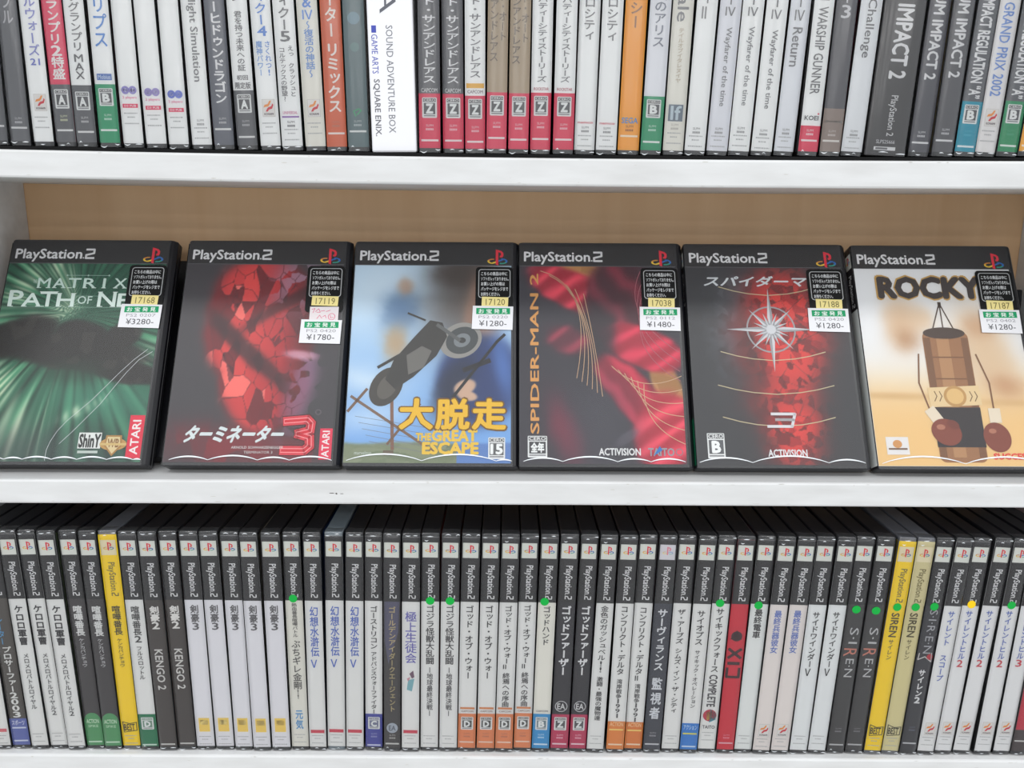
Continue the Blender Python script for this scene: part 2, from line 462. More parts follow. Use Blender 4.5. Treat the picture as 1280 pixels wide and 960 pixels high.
def film_mesh(seed, half):
    r = random.Random(seed); bm = bmesh.new()
    prof = [(-half - .12, 9), (-half - .12, 1.2), (-half + .35, -.34), (-half * .45, -.66), (0, -.72), (half * .45, -.66), (half - .35, -.34), (half + .12, 1.2), (half + .12, 9)]
    rings = []; NZ = 30
    for i in range(NZ + 1):
        z = .4 + 189.8 * i / NZ
        edge = min(i, NZ - i)
        ring = []
        for j, (x, d) in enumerate(prof):
            jit = .06 if edge > 1 else .3
            ring.append(bm.verts.new((x * MM, (d + (r.uniform(-jit, jit * .4) if 2 <= j <= 6 else 0)) * MM, (z + (r.uniform(-.5, .1) if edge == 0 and i else 0)) * MM)))
        rings.append(ring)
    top = [bm.verts.new((x * .97 * MM, (max(d, -.3) + 1.2 + r.uniform(0, 1.2)) * MM, (190.5 + r.uniform(0, .35)) * MM)) for x, d in prof[1:8]]
    for a, b in zip(rings, rings[1:]):
        for j in range(8): bm.faces.new((a[j], a[j + 1], b[j + 1], b[j]))
    l = rings[-1][1:8]
    for j in range(6): bm.faces.new((l[j], l[j + 1], top[j + 1], top[j]))
    top2 = [bm.verts.new((v.co.x, v.co.y + 7 * MM, 190.25 * MM)) for v in top]
    for j in range(6): bm.faces.new((top[j], top[j + 1], top2[j + 1], top2[j]))
    bmesh.ops.recalc_face_normals(bm, faces=bm.faces[:])
    for k in range(4):                       # whitish curls painting the glints where the film is folded over
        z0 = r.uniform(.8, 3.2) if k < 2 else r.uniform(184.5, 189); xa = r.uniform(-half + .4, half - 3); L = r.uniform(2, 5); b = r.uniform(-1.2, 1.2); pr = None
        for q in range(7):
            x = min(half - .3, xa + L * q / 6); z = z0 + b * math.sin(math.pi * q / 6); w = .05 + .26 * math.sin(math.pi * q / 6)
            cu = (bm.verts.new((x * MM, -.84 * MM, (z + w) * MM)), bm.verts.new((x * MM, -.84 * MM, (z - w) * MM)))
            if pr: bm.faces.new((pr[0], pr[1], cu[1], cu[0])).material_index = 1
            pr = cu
    return bm_mesh('wrap_film', bm, [FILM, GLINT], True)
FILMS = [film_mesh(s, 6.9) for s in range(5)]

def header_mesh(style):
    P = Print()
    if style == 'black':
        P.rect(-6.8, 3, 6.8, 57, HBLACK, 1)
        P.rect(-6.0, 7.5, 5.7, 20, (226, 228, 222), 2); ps_logo(P, -4.0, 8.6, 8.2, 3); wordmark(P, 26, 54.5, .4, 6.6, (232, 232, 234), 2)
    elif style == 'pale':
        P.rect(-6.8, 3, 6.8, 57, HBLACK, 1)
        P.rect(-6.0, 7.5, 5.7, 20, (222, 220, 226), 2); ps_logo(P, -4.0, 8.6, 8.2, 3, .5); wordmark(P, 26, 54.5, .4, 6.6, (232, 232, 234), 2)
    else:
        bg = YELLOW if style == 'yellow' else (216, 206, 160)
        P.rect(-6.8, 3, 6.8, 57, bg, 1)
        P.rect(-6.0, 7.5, 5.7, 20, (232, 222, 190), 2); ps_logo(P, -4.0, 8.6, 8.2, 3); wordmark(P, 26, 54.5, .4, 6.6, (120, 108, 60), 2)
    o = P.build('header_panel', None, y0=-.25)
    me = o.data; bpy.data.objects.remove(o)
    return me
HEADERS = {}

def dot_mesh(c):
    bm = bmesh.new()
    bmesh.ops.create_circle(bm, cap_ends=True, segments=28, radius=3.3 * MM)
    bmesh.ops.rotate(bm, verts=bm.verts[:], matrix=Matrix.Rotation(math.pi / 2, 3, 'X'))
    ex = bmesh.ops.extrude_face_region(bm, geom=bm.faces[:])
    for v in [g for g in ex['geom'] if isinstance(g, bmesh.types.BMVert)]: v.co.y -= .12 * MM
    bmesh.ops.recalc_face_normals(bm, faces=bm.faces[:])
    return bm_mesh('price_dot', bm, [paper(c)])
DOTS = {'green': dot_mesh((12, 160, 62)), 'yellow': dot_mesh((240, 196, 20))}

def side_sheet(c):
    bm = bmesh.new()
    for s in (-1, 1):
        vs = [bm.verts.new((s * 6.98 * MM, d * MM, z * MM)) for d, z in ((2, 3), (131, 3), (131, 187), (2, 187))]
        bm.faces.new(vs if s > 0 else vs[::-1])
    return bm_mesh('cover_sleeve', bm, [paper(c)])
SHEETS = {}

# ---------------------------------------------------------------- one spine-out case from its list of printed elements
def spine_case(spec, X, lean, vf, lift, Tf, header, group, film=True, scale=1.0):
    root = empty('game_case', (X * MM, (ROW_Y + rnd.uniform(-.8, 1.2)) * MM, Zw(vf(X)) + (lift + .06 + 7 * abs(math.sin(math.radians(lean)))) * MM))
    root.rotation_euler = (0, math.radians(lean), math.radians(rnd.uniform(-.06, .06)))
    root.scale = (scale, 1, 1)
    tag(root, spec['label'], 'game case', group)
    link('case_shell', SHELLS[spec.get('shell', 'black')], root)
    sc = spec.get('side')
    if sc is None: sc = rnd.choice([(60, 58, 62), (48, 46, 50), (150, 148, 150), (92, 80, 76), (70, 74, 90), (128, 60, 62)])
    if sc not in SHEETS: SHEETS[sc] = side_sheet(sc)
    link('cover_sleeve', SHEETS[sc], root)
    bg = spec['bg']
    base = Print(); title = Print(); band = Print(); mark = Print()
    base.rect(-6.8, 3, 6.8, 186.6, bg, 0)
    t = lambda y: Tf(y, X)
    for e in spec['els']:
        k = e[0]
        if k == 'V': title.vtext(e[1], t(e[2]), t(e[3]), e[6] if len(e) > 6 else 0, e[4], e[5], 4, e[7] if len(e) > 7 else .016)
        elif k == 'R': title.rtext(e[1], t(e[2]), t(e[3]), e[6] if len(e) > 6 else 0, e[4], e[5], 4, e[7] if len(e) > 7 else .01)
        elif k == 'H':
            hw = e[5]; u = e[6] if len(e) > 6 else 0
            mark.htext(e[1], u - hw, u + hw, t(e[2]), t(e[3]), e[4], 4, .02)
        elif k == 'B':
            u0, u1 = (e[4], e[5]) if len(e) > 4 else (-6.8, 6.8)
            (band if u1 - u0 > 13 else mark).rect(u0, t(e[1]), u1, min(186.6, t(e[2])), e[3], 2)
        elif k == 'M': rating(band, e[1], 0, t(e[2]), 9.6, t(e[3]) - t(e[2]), 3, e[4] if len(e) > 4 else (86, 86, 90))
        elif k == 'K': ribbon_mark(mark, .4, t(e[1]), 8.6, t(e[2]) - t(e[1]), 2)
        elif k == 'D': mark.disc(e[4] if len(e) > 4 else 0, t(e[1]), e[2], e[2], e[3], 3)
        elif k == 'O': mark.ring(e[4] if len(e) > 4 else 0, t(e[1]), e[2], .6, e[3], 3)
        elif k == 'L': mark.line([(u, t(y)) for u, y in e[1]], e[2], e[3], 3)
        elif k == 'P': mark.poly([(u, t(y)) for u, y in e[1]], e[2], 3)
        elif k == 'F':                        # catalogue number and the thin bar under it
            tt = t(e[1]); c = e[2]
            base.htext('SLPM', -2.4, 2.4, tt, tt + 1.5, c, 3, .01)
            for q in range(5): base.rect(-2.5 + q * 1.05, tt + 2.6, -1.7 + q * 1.05, tt + 4.0, c, 3)
        elif k == 'W':
            tt = t(e[1]); base.rect(-5.6, tt - .65, 5.6, tt + .65, e[2], 3)
        elif k == 'N':                        # fine print in three grey lines
            tt = t(e[1])
            for q, (a, b) in enumerate(((-4.6, 4.4), (-2.6, 2.4), (-4.8, 4.9))):
                x = a
                while x < b:
                    w = rnd.uniform(.5, 1.3); base.rect(x, tt + q * 2.6 + (1.6 if q == 2 else 0), min(b, x + w), tt + q * 2.6 + .8 + (1.6 if q == 2 else 0), (182, 182, 184), 3); x += w + .35
    sp = base.build('spine_insert', root, y0=-.1)
    if header:
        if header not in HEADERS: HEADERS[header] = header_mesh(header)
        link('header_panel', HEADERS[header], sp)
    for P, n in ((title, 'title_lettering'), (band, 'rating_band'), (mark, 'publisher_mark')):
        if P.f: P.build(n, sp, y0=-.1)
    if film: link('wrap_film', FILMS[rnd.randrange(5)], root)
    if spec.get('dot'):
        c, y = spec['dot']
        d = link('price_dot', DOTS[c], root)
        d.location = (spec.get('dotu', 0) * MM, -.86 * MM, (190 - t(y)) * MM)
        d['label'] = '%s round price dot' % c
    return root
# ---------------------------------------------------------------- face-out cases on the middle board
LEAN = 0.4941
FACE_Y = FRONT + 12.4
NX, NT = 160, 206

def blob(U, T, u, t, ru, rt, rot=0.0, soft=1.0):
    c, s = math.cos(rot), math.sin(rot)
    x = ((U - u) * c + (T - t) * s) / ru; y = (-(U - u) * s + (T - t) * c) / rt
    d = np.sqrt(x * x + y * y)
    return 1 / (1 + np.exp(np.clip((d - 1) * 16 / soft, -40, 40)))
def wob(U, T, f, seed):
    r = np.random.RandomState(seed); out = np.zeros_like(U)
    for k in range(6):
        a, b, p = r.uniform(-1, 1, 3); out += np.sin((a * U + b * T) * f * (1 + k * .6) + p * 9) / (1 + k * .5)
    return out / 3
def shards(U, T, n, seed, sx=1.0, sy=1.0):   # random straight-edged cells: a value per cell, and how near the next cell is
    r = np.random.RandomState(seed); P = np.stack([r.uniform(0, 132, n), r.uniform(18, 190, n)], 1); v = r.uniform(0, 1, n)
    d = ((U[..., None] - P[:, 0]) / sx) ** 2 + ((T[..., None] - P[:, 1]) / sy) ** 2
    i = np.argsort(d, -1)[..., :2]
    d1 = np.sqrt(np.take_along_axis(d, i[..., :1], -1))[..., 0]; d2 = np.sqrt(np.take_along_axis(d, i[..., 1:2], -1))[..., 0]
    return v[i[..., 0]], d2 - d1
def mixc(C, c, w):
    return C * (1 - w[..., None]) + np.array(c, float) * w[..., None]
def base_c(U, c): return np.ones(U.shape + (3,)) * np.array(c, float)

def art_rays(U, T):                          # green streaks bursting from the middle behind a dark drifting shape
    C = base_c(U, (34, 92, 68))
    ang = np.arctan2(T - 66, U - 64); r = np.hypot(U - 64, T - 66)
    st = .5 + .5 * np.sin(ang * 23 + 1.3 * np.sin(ang * 7) + .4 * np.sin(r * .06))
    st2 = .5 + .5 * np.sin(ang * 47 + 2 * np.sin(ang * 5)); st3 = .5 + .5 * np.sin(ang * 83 + 3 * np.sin(ang * 11) + .1 * r)
    C = mixc(C, (92, 178, 132), st ** 2 * .7 * np.clip(r / 50, 0, 1)); C = mixc(C, (8, 36, 26), st2 ** 3 * .75); C = mixc(C, (196, 226, 190), st3 ** 6 * st * .55 * np.clip((r - 40) / 40, 0, 1) * ((ang > 1.6) | (ang < -1.7)))
    C = mixc(C, (36, 84, 66), blob(U, T, 92, 40, 46, 26, 0, 5) * .75); C = mixc(C, (66, 136, 112), blob(U, T, 96, 138, 40, 16, .1, 6) * .8)
    for a in ((16, 44, 9, 26, .6), (52, 40, 7, 16, -.2), (14, 132, 11, 26, -.4), (22, 168, 13, 20, .5), (50, 64, 18, 7, -.5), (116, 104, 17, 9, -.6), (40, 25, 5, 12, .1), (34, 72, 16, 6, .7), (78, 146, 16, 4, -.5), (4, 110, 6, 14, .3)):
        C = mixc(C, (214, 230, 200), blob(U, T, *a, soft=5) * (.15 + .85 * st3 * (.4 + .6 * st)))
    C = mixc(C, (66, 70, 72), blob(U, T, 52, 180, 80, 18, 0, 5) * .6)
    w = wob(U, T, .11, 3) * 3
    d = np.maximum(blob(U + w, T + w, 64, 98, 60, 16, .1), blob(U + w, T, 20, 86, 32, 17, -.3))
    d = np.maximum(d, blob(U, T + w, 108, 114, 32, 10, .2)); d = np.maximum(d, blob(U, T + w, 100, 88, 18, 12, -.5))
    d = np.maximum(d, blob(U + w, T + w, 70, 84, 24, 12, .2))
    C = mixc(C, (34, 31, 29), d); C = mixc(C, (38, 60, 48), blob(U, T, 68, 114, 22, 9, 0, 5) * .7)
    v, e = shards(U, T, 300, 4); C = mixc(C, (60, 56, 52), d * (v > .7) * .5)
    return C
def art_glow(U, T):                          # a tall faceted red mass on charcoal
    C = base_c(U, (64, 60, 65)); w = wob(U, T, .12, 5) * 2.5
    v, e = shards(U, T, 170, 12, .8, 1.25); v2, e2 = shards(U, T, 420, 13)
    C = mixc(C, (134, 34, 44), blob(U + w, T, 58, 176, 64, 16, .1, 4) * (.4 + .6 * v))
    body = np.maximum(blob(U + w, T, 66, 72, 44, 56, -.05, .8), blob(U + w, T, 72, 122, 33, 40, -.1, .8))
    C = mixc(C, (168, 32, 42), body); C = mixc(C, (226, 74, 70), body * np.clip(1.25 - np.abs(U - 48) / 34, 0, 1) * (.35 + .65 * v))
    C = mixc(C, (92, 18, 28), body * (v < .3) * .75); C = mixc(C, (244, 130, 120), body * (v > .9) * (U < 74) * .7)
    C = mixc(C, (60, 20, 28), body * np.clip((U - 84) / 26, 0, 1) * .85)
    C = mixc(C, (56, 20, 28), body * blob(U, T + w, 52, 92, 60, 7, .75, 2.5) * .85); C = mixc(C, (56, 20, 28), body * blob(U + w, T, 84, 56, 40, 5, -.6, 3) * .7)
    C = mixc(C, (168, 140, 162), blob(U + w, T, 94, 38, 20, 22, .5, 4) * (v2 > .55) * .8); C = mixc(C, (150, 108, 140), blob(U + w, T, 103, 120, 10, 40, .2, 4) * (v2 > .5) * .8)
    C = mixc(C, (70, 20, 32), body * (e < .55) * .6)
    C = mixc(C, (212, 164, 182), blob(U, T, 99, 100, 12, 3.6, .1, 3) * .85)
    return C
def art_sky(U, T):                           # pale blue sky, brown and navy masses, grey-green ground
    C = base_c(U, (186, 212, 232)); C = mixc(C, (116, 164, 218), np.clip((T - 60) / 100, 0, 1) * .9)
    w = wob(U, T, .1, 4) * 3; w2 = wob(U, T, .3, 14) * 2
    C = mixc(C, (214, 226, 234), blob(U + w2, T + w, 16, 120, 22, 9, .2, 7) * .8); C = mixc(C, (224, 232, 238), blob(U + w2, T, 24, 44, 26, 24, 0, 8) * .6); C = mixc(C, (206, 222, 236), blob(U + w2, T + w, 20, 150, 22, 10, 0, 7) * .7)
    C = mixc(C, (92, 126, 164), blob(U + w2, T + w, 40, 62, 15, 16, .2, 4) * .9); C = mixc(C, (186, 156, 118), blob(U + w2, T, 37, 90, 9, 14, .1, 4) * .85); C = mixc(C, (186, 150, 124), blob(U, T + w2, 43, 41, 6, 7, 0, 4) * .8)
    C = mixc(C, (92, 84, 80), blob(U + w, T, 88, 52, 24, 36, .15, 5)); C = mixc(C, (70, 60, 56), blob(U + w2, T, 92, 30, 26, 13, .1, 3))
    C = mixc(C, (150, 116, 98), blob(U + w * .5, T, 105, 62, 14, 34, .1, 2.4)); C = mixc(C, (192, 156, 132), blob(U, T, 112, 70, 7, 22, .1, 5) * .8)
    C = mixc(C, (44, 62, 112), blob(U, T, 104, 120, 33, 38, .2, 1)); C = mixc(C, (84, 124, 190), blob(U, T, 123, 108, 7, 24, -.2, 5) * .85)
    C = mixc(C, (38, 44, 64), blob(U + w2, T, 84, 124, 11, 26, .5, 3) * .8)
    C = mixc(C, (200, 168, 146), blob(U, T, 93, 126, 9, 6, -.4, 1)); C = mixc(C, (200, 168, 146), blob(U, T, 95, 133, 8, 4, .2, 1))
    g = 1 / (1 + np.exp(-(T - 171 + wob(U, T, .1, 8) * 2) * 2))
    v, e = shards(U, T, 500, 21, 2, .6)
    C = mixc(C, (136, 144, 118), g * (U < 88)); C = mixc(C, (98, 112, 84), g * (U < 88) * v * .6); C = mixc(C, (84, 116, 176), g * (U >= 88) * .7)
    return C
def art_drape(U, T):                         # red folds over dark blue-grey with a sandy gap
    C = base_c(U, (54, 51, 60)); w = wob(U, T, .08, 6) * 4; v, e = shards(U, T, 260, 31, 1.4, .8)
    sand = np.maximum(blob(U + w, T, 58, 24, 24, 13, .2, 1.4), blob(U, T, 118, 128, 11, 30, -.3, 1))
    C = mixc(C, (196, 150, 92), sand); C = mixc(C, (150, 104, 56), sand * v * .7)
    f1 = .5 + .5 * np.sin((U * .9 + T * 1.5 + w * 3) * .22); f2 = .5 + .5 * np.sin((U * 1.2 - T * .9 + w * 3) * .2)
    def fold(a, hi, lo, f):
        nonlocal C
        b = blob(*a); C = mixc(C, lo, b); C = mixc(C, hi, b * f ** 1.5)
    fold((U + w, T, 42, 42, 38, 16, .45, 1), (226, 70, 92), (160, 26, 50), f1)
    fold((U + w, T, 82, 54, 25, 44, -.1, 1), (128, 40, 60), (72, 26, 40), f2)
    fold((U, T, 100, 92, 34, 17, .4, .8), (222, 56, 88), (168, 24, 54), f1)
    C = mixc(C, (42, 37, 45), blob(U + w, T, 62, 88, 17, 34, .1, 2) * .85)
    fold((U + w, T, 92, 132, 17, 40, -.7, .8), (214, 50, 80), (150, 24, 50), f2)
    fold((U, T, 114, 162, 24, 32, .2, .8), (232, 74, 98), (176, 30, 56), f1)
    fold((U + w, T, 40, 86, 18, 11, .3, 2), (160, 60, 80), (96, 40, 56), f1)
    C = mixc(C, (150, 40, 66), blob(U + w, T, 36, 162, 9, 24, -.3, 5) * .8); C = mixc(C, (72, 70, 80), blob(U, T, 62, 156, 22, 34, 0, 6) * .7)
    C = mixc(C, (96, 92, 104), blob(U, T, 84, 166, 10, 4, -.6, 2) * .6)
    return C
def art_ember(U, T):                         # dark ground with a red tiled column in the middle
    C = base_c(U, (52, 52, 56)); w = wob(U, T, .1, 7) * 4; v, e = shards(U, T, 900, 41); v2, e2 = shards(U, T, 120, 42)
    C = mixc(C, (112, 120, 128), blob(U + w, T, 36, 62, 13, 40, .1, 6) * (.25 + .75 * v) * .8)
    red = np.maximum(blob(U + w, T, 76, 78, 36, 50, 0, 2.2), blob(U + w, T, 76, 158, 21, 28, 0, 3.5)); red = np.maximum(red, blob(U + w, T, 72, 128, 24, 26, 0, 4) * .85)
    C = mixc(C, (178, 36, 38), red); C = mixc(C, (226, 66, 58), red * (v > .45) * .8 * np.clip(1.3 - np.abs(U - 82) / 34, 0, 1)); C = mixc(C, (104, 28, 30), red * (v < .22) * .7)
    C = mixc(C, (70, 42, 42), red * blob(U, T, 47, 100, 9, 50, -.1, 4) * .8); C = mixc(C, (66, 46, 46), red * (e2 < .5) * .5)
    return C
def art_sepia(U, T):                         # white fading to sandy gold with soft tan clouds
    C = base_c(U, (228, 229, 231)); C = mixc(C, (228, 192, 132), 1 / (1 + np.exp(-(T - 120) * .1)))
    w = wob(U, T, .12, 2) * 3; w2 = wob(U, T, .4, 22) * 2
    C = mixc(C, (206, 170, 118), blob(U + w2, T, 20, 131, 34, 2.6, .02, 5) * .8); C = mixc(C, (208, 172, 120), blob(U + w2, T, 110, 136, 26, 2.6, .02, 5) * .8)
    C = mixc(C, (212, 178, 140), blob(U + w, T, 33, 70, 13, 20, .15, 4) * .85); C = mixc(C, (180, 136, 98), blob(U + w2, T, 37, 84, 8, 8, .2, 6) * .7); C = mixc(C, (214, 184, 148), blob(U + w, T, 50, 66, 9, 10, 0, 5) * .7)
    C = mixc(C, (212, 182, 144), blob(U + w, T, 98, 94, 20, 36, -.3, 4) * .85); C = mixc(C, (194, 152, 114), blob(U + w2, T, 96, 72, 11, 9, .2, 5) * .7); C = mixc(C, (194, 150, 112), blob(U + w2, T, 110, 122, 12, 8, .2, 5) * .8)
    return C

def art_mesh(fn, u0, t0, u1, t1, lay):
    U, T = np.meshgrid(np.linspace(u0, u1, NX), np.linspace(t0, t1, NT))
    C = fn(U, T) / 255.0
    C = np.clip(C, 0, 1); C = np.where(C <= .04045, C / 12.92, ((C + .055) / 1.055) ** 2.4)
    vs = np.stack([U.ravel() * MM, np.full(U.size, -lay * MM), (190 - T.ravel()) * MM], 1)
    i = np.arange(NX * NT).reshape(NT, NX)
    q = np.stack([i[1:, :-1].ravel(), i[1:, 1:].ravel(), i[:-1, 1:].ravel(), i[:-1, :-1].ravel()], 1)
    me = bpy.data.meshes.new('cover_artwork'); me.from_pydata(vs.tolist(), [], q.tolist())
    a = me.color_attributes.new('ink', 'FLOAT_COLOR', 'POINT')
    a.data.foreach_set('color', np.concatenate([C.reshape(-1, 3), np.ones((C.size // 3, 1))], 1).ravel())
    me.materials.append(ART)
    return me

face_shell = None
def face_case(X, spec):
    global face_shell
    root = empty('display_case', (X * MM, FACE_Y * MM, Zw(v_mid(X + 68)) + 14 * math.sin(LEAN) * MM + .0002))
    root.rotation_euler = (-LEAN, 0, math.radians(spec.get('turn', 0)))
    tag(root, spec['label'], 'game case', 'games shown face out on the middle board')
    if face_shell is None:
        bm = bmesh.new()
        prof = [(0, 1.3), (.5, .4), (1.4, 0), (131.5, 0), (133.2, .6), (135.5, 3.2), (135.5, 6.6), (135.0, 6.8), (135.0, 7.2), (135.5, 7.4), (135.5, 11), (134, 13.6), (132, 14), (1.4, 14), (.5, 13.6), (0, 12.7)]
        rings = []
        for z, q in ((0, 1.6), (.5, .5), (1.6, 0), (188.4, 0), (189.5, .5), (190, 1.6)):
            rings.append([bm.verts.new(((67.75 + (x - 67.75) * (67.75 - q) / 67.75) * MM, (7 + (y - 7) * (7 - q * .5) / 7) * MM, z * MM)) for x, y in prof])
        n = len(prof)
        for a, b in zip(rings, rings[1:]):
            for j in range(n): bm.faces.new((a[j], a[(j + 1) % n], b[(j + 1) % n], b[j]))
        bm.faces.new(rings[0]); bm.faces.new(rings[-1])
        bmesh.ops.recalc_face_normals(bm, faces=bm.faces[:])
        face_shell = bm_mesh('case_shell', bm, [BLACK])
    link('case_shell', face_shell, root)
    # printed sheet behind the clear sleeve
    P = Print(); P.rect(.6, 1.6, 129.5, 187, spec.get('bg', (46, 46, 50)), 0)
    sheet = P.build('cover_insert', root, y0=-.06)
    H = Print(); H.rect(.6, 1.6, 129.5, 21.5, (40, 38, 40), 1); H.rect(.6, 21.2, 129.5, 21.7, (96, 96, 100), 2)
    wordmark_h(H, 4.6, 70, 8.8, 20.0, (228, 228, 230), 3); ps_logo(H, 109.5, 5.8, 17, 3)
    H.build('header_panel', sheet, y0=-.06)
    link('cover_artwork', art_mesh(spec['art'], spec.get('au', .8), 21.8, 129.3, 186.8, .085), sheet)
    tl = Print(); spec['title'](tl); tl.build('title_lettering', sheet, y0=-.06)
    mk = Print(); spec['marks'](mk); mk.build('publisher_mark', sheet, y0=-.06)
    if spec.get('motif'):
        mo = Print(); spec['motif'](mo); o = mo.build('cover_motif', sheet, y0=-.06)
    # printed spine on the side of the case that faces away from the opening edge
    sp = Print(); sp.rect(-6.6, 3, 6.6, 186.6, spec['spine'], 0)
    if spec.get('spine_foot'): sp.rect(-6.6, 150, 6.6, 186.6, spec['spine_foot'], 1)
    so = sp.build('spine_insert', root, y0=-.1)
    so.location = (0, 7 * MM, 0); so.rotation_euler = (0, 0, -math.pi / 2)
    if 'black' not in HEADERS: HEADERS['black'] = header_mesh('black')
    link('header_panel', HEADERS['black'], so)
    # sleeve film; highlights along its heat-sealed lower seam painted as whitish ribbons
    r = random.Random(spec['number']); bm = bmesh.new(); rings = []
    for i in range(25):
        z = .8 + 188.4 * i / 24
        rings.append([bm.verts.new(((.3 + 130.5 * j / 16) * MM, (-.62 - (r.uniform(0, .16) if 0 < i < 24 else r.uniform(0, .3))) * MM, z * MM)) for j in range(17)])
    for a, b in zip(rings, rings[1:]):
        for j in range(16): bm.faces.new((a[j], a[j + 1], b[j + 1], b[j]))
    film = link('sleeve_film', bm_mesh('sleeve_film', bm, [FILMD], True), root)
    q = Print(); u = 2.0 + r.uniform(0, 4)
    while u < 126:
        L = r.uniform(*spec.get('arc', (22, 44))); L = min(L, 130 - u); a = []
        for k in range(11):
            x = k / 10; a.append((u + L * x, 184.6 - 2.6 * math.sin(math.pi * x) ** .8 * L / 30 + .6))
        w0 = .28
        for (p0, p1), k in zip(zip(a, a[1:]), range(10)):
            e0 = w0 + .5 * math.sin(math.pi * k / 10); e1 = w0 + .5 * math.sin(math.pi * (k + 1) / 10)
            q.poly([(p0[0], p0[1] - e0), (p1[0], p1[1] - e1), (p1[0], p1[1] + e1 * .5), (p0[0], p0[1] + e0 * .5)], GLINT, 0)
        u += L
    for cr in spec.get('creases', ()): q.line(cr, .22, GLINT, 0)  # highlight along each film crease painted as a pale line
    q.build('seam_glint', film, y0=-.95)
    # stickers
    n = Print()
    n.rrect(100.2, 23.2, 130.6, 64, 3, (14, 14, 15), 0); n.rrect(102.4, 25.2, 128.6, 50.6, 2.4, (176, 178, 180), 1); n.rrect(103.0, 25.8, 128.0, 50.0, 2.0, (14, 14, 15), 2)
    for k, s in enumerate(('こちらの商品は中に', 'ソフトが入っておりません。', 'お買い上げの際は', 'パッケージをレジまで', 'お持ちください。')):
        n.htext(s, 104.6, (126, 127.2, 124, 126.6, 120)[k], 27.7 + k * 4.5, 30.9 + k * 4.5, (216, 218, 220), 3, .02)
    n.build('notice_label', root, y0=-.95)['label'] = 'black notice sticker with white lettering'
    y = Print(); dy = spec.get('ny', 0); a = .5
    y.poly([(105.5, 49.6), (127, 50.2), (126.6, 58.6), (105.2, 58)], (238, 222, 150), 0)
    y.htext(str(spec['number']), 108.6, 124.2, 51.6, 57.0, (120, 112, 70), 1, .0)
    y.build('number_label', root, y0=-1.16)['label'] = 'small pale yellow number sticker'
    off = 0
    if spec.get('hand'):
        w = Print(); w.rect(104.4, 59.2, 127.6, 71.5, (222, 214, 216), 0)
        pk = (214, 70, 120)
        for pts in ([(106, 61.5), (108.5, 60.8), (107, 64.5)], [(109, 63.5), (111.5, 61), (113, 64), (110, 64)], [(113.5, 63), (116.5, 62.6)], [(117.6, 63.4), (121, 62.2)], [(110.5, 69.5), (112.5, 66.5), (114.5, 69.2)], [(115, 68), (117, 66.6), (118, 69)], [(121.2, 66.5), (121.5, 68.8), (123.8, 68.4)]): w.line(pts, .4, pk, 1)
        w.ring(122.3, 67.8, 2.9, .4, pk, 1)
        w.build('handwritten_label', root, y0=-1.16)['label'] = 'white sticker with pink handwriting'
        off = 12.6
    pl = Print(); o = off
    pl.poly([(98.2, 57.6 + o), (131.0, 58.2 + o), (130.4, 78.4 + o), (97.6, 77.6 + o)], (226, 226, 230), 0)
    pl.rect(101, 59.6 + o, 128.4, 64.9 + o, (26, 150, 98), 1)
    for k, ch in enumerate('お宝発見'): pl.htext(ch, 103 + k * 6.2, 107.4 + k * 6.2, 60.5 + o, 64.1 + o, (226, 236, 230), 2, .02)
    pl.htext(spec['code'], 103, 126.5, 66.1 + o, 68.6 + o, (150, 148, 156), 1, 0)
    pl.htext('¥' + spec['price'] + '-', 103.4, 125.6, 70.3 + o, 75.2 + o, (70, 70, 76), 1, .0)
    pl.build('price_label', root, y0=-1.3)['label'] = 'white price sticker with a green band'
    return root

SILVER = (196, 200, 206); GOLD = (226, 178, 50)
def t1(P):
    c1, c2 = (206, 226, 218), (222, 236, 230)
    def serif(x, y, w): P.rect(x - w, y - .3, x + w, y + .3, c2, 6)
    for k, ch in enumerate('MATRIX'):
        u0 = 27 + k * 12.4 + (3.4 if ch == 'I' else 0); P.htext(ch, u0, u0 + (1.8 if ch == 'I' else 10), 35, 43.4, c1, 6, .012); serif(u0 + (.9 if ch == 'I' else 1.4), 43.4, 1.8)
        if ch in 'MRAX': serif(u0 + 8.8, 43.4, 1.8)
    P.htext('THE', 23, 26, 36.4, 39.4, c1, 6); P.rect(50, 32.2, 84, 32.5, (170, 200, 188), 5)
    for u in (50, 67, 84): P.disc(u, 32.4, .9, .9, (170, 200, 188), 6, 4)
    for ch, u0, u1, t0 in (('P', 6, 17, 46), ('A', 17, 32, 48.4), ('T', 31, 44, 47), ('H', 45, 58.5, 48.4), ('N', 78, 92, 47), ('E', 94, 104, 48.4)):
        P.htext(ch, u0, u1, t0, 59.6, c2, 6, .016); serif(u0 + 2, 59.6, 2.2)
        if ch in 'AHN': serif(u1 - 1.6, 59.6, 2.2)
        if ch in 'HTN': serif(u0 + 1, t0, 2); serif(u1 - 1, t0, 2)
    P.htext('OF', 61.5, 73, 50.6, 57.4, c1, 6, .01); P.rect(8, 60.2, 106, 60.45, (150, 190, 172), 5); P.rect(57, 50.4, 80, 50.65, (150, 190, 172), 5)
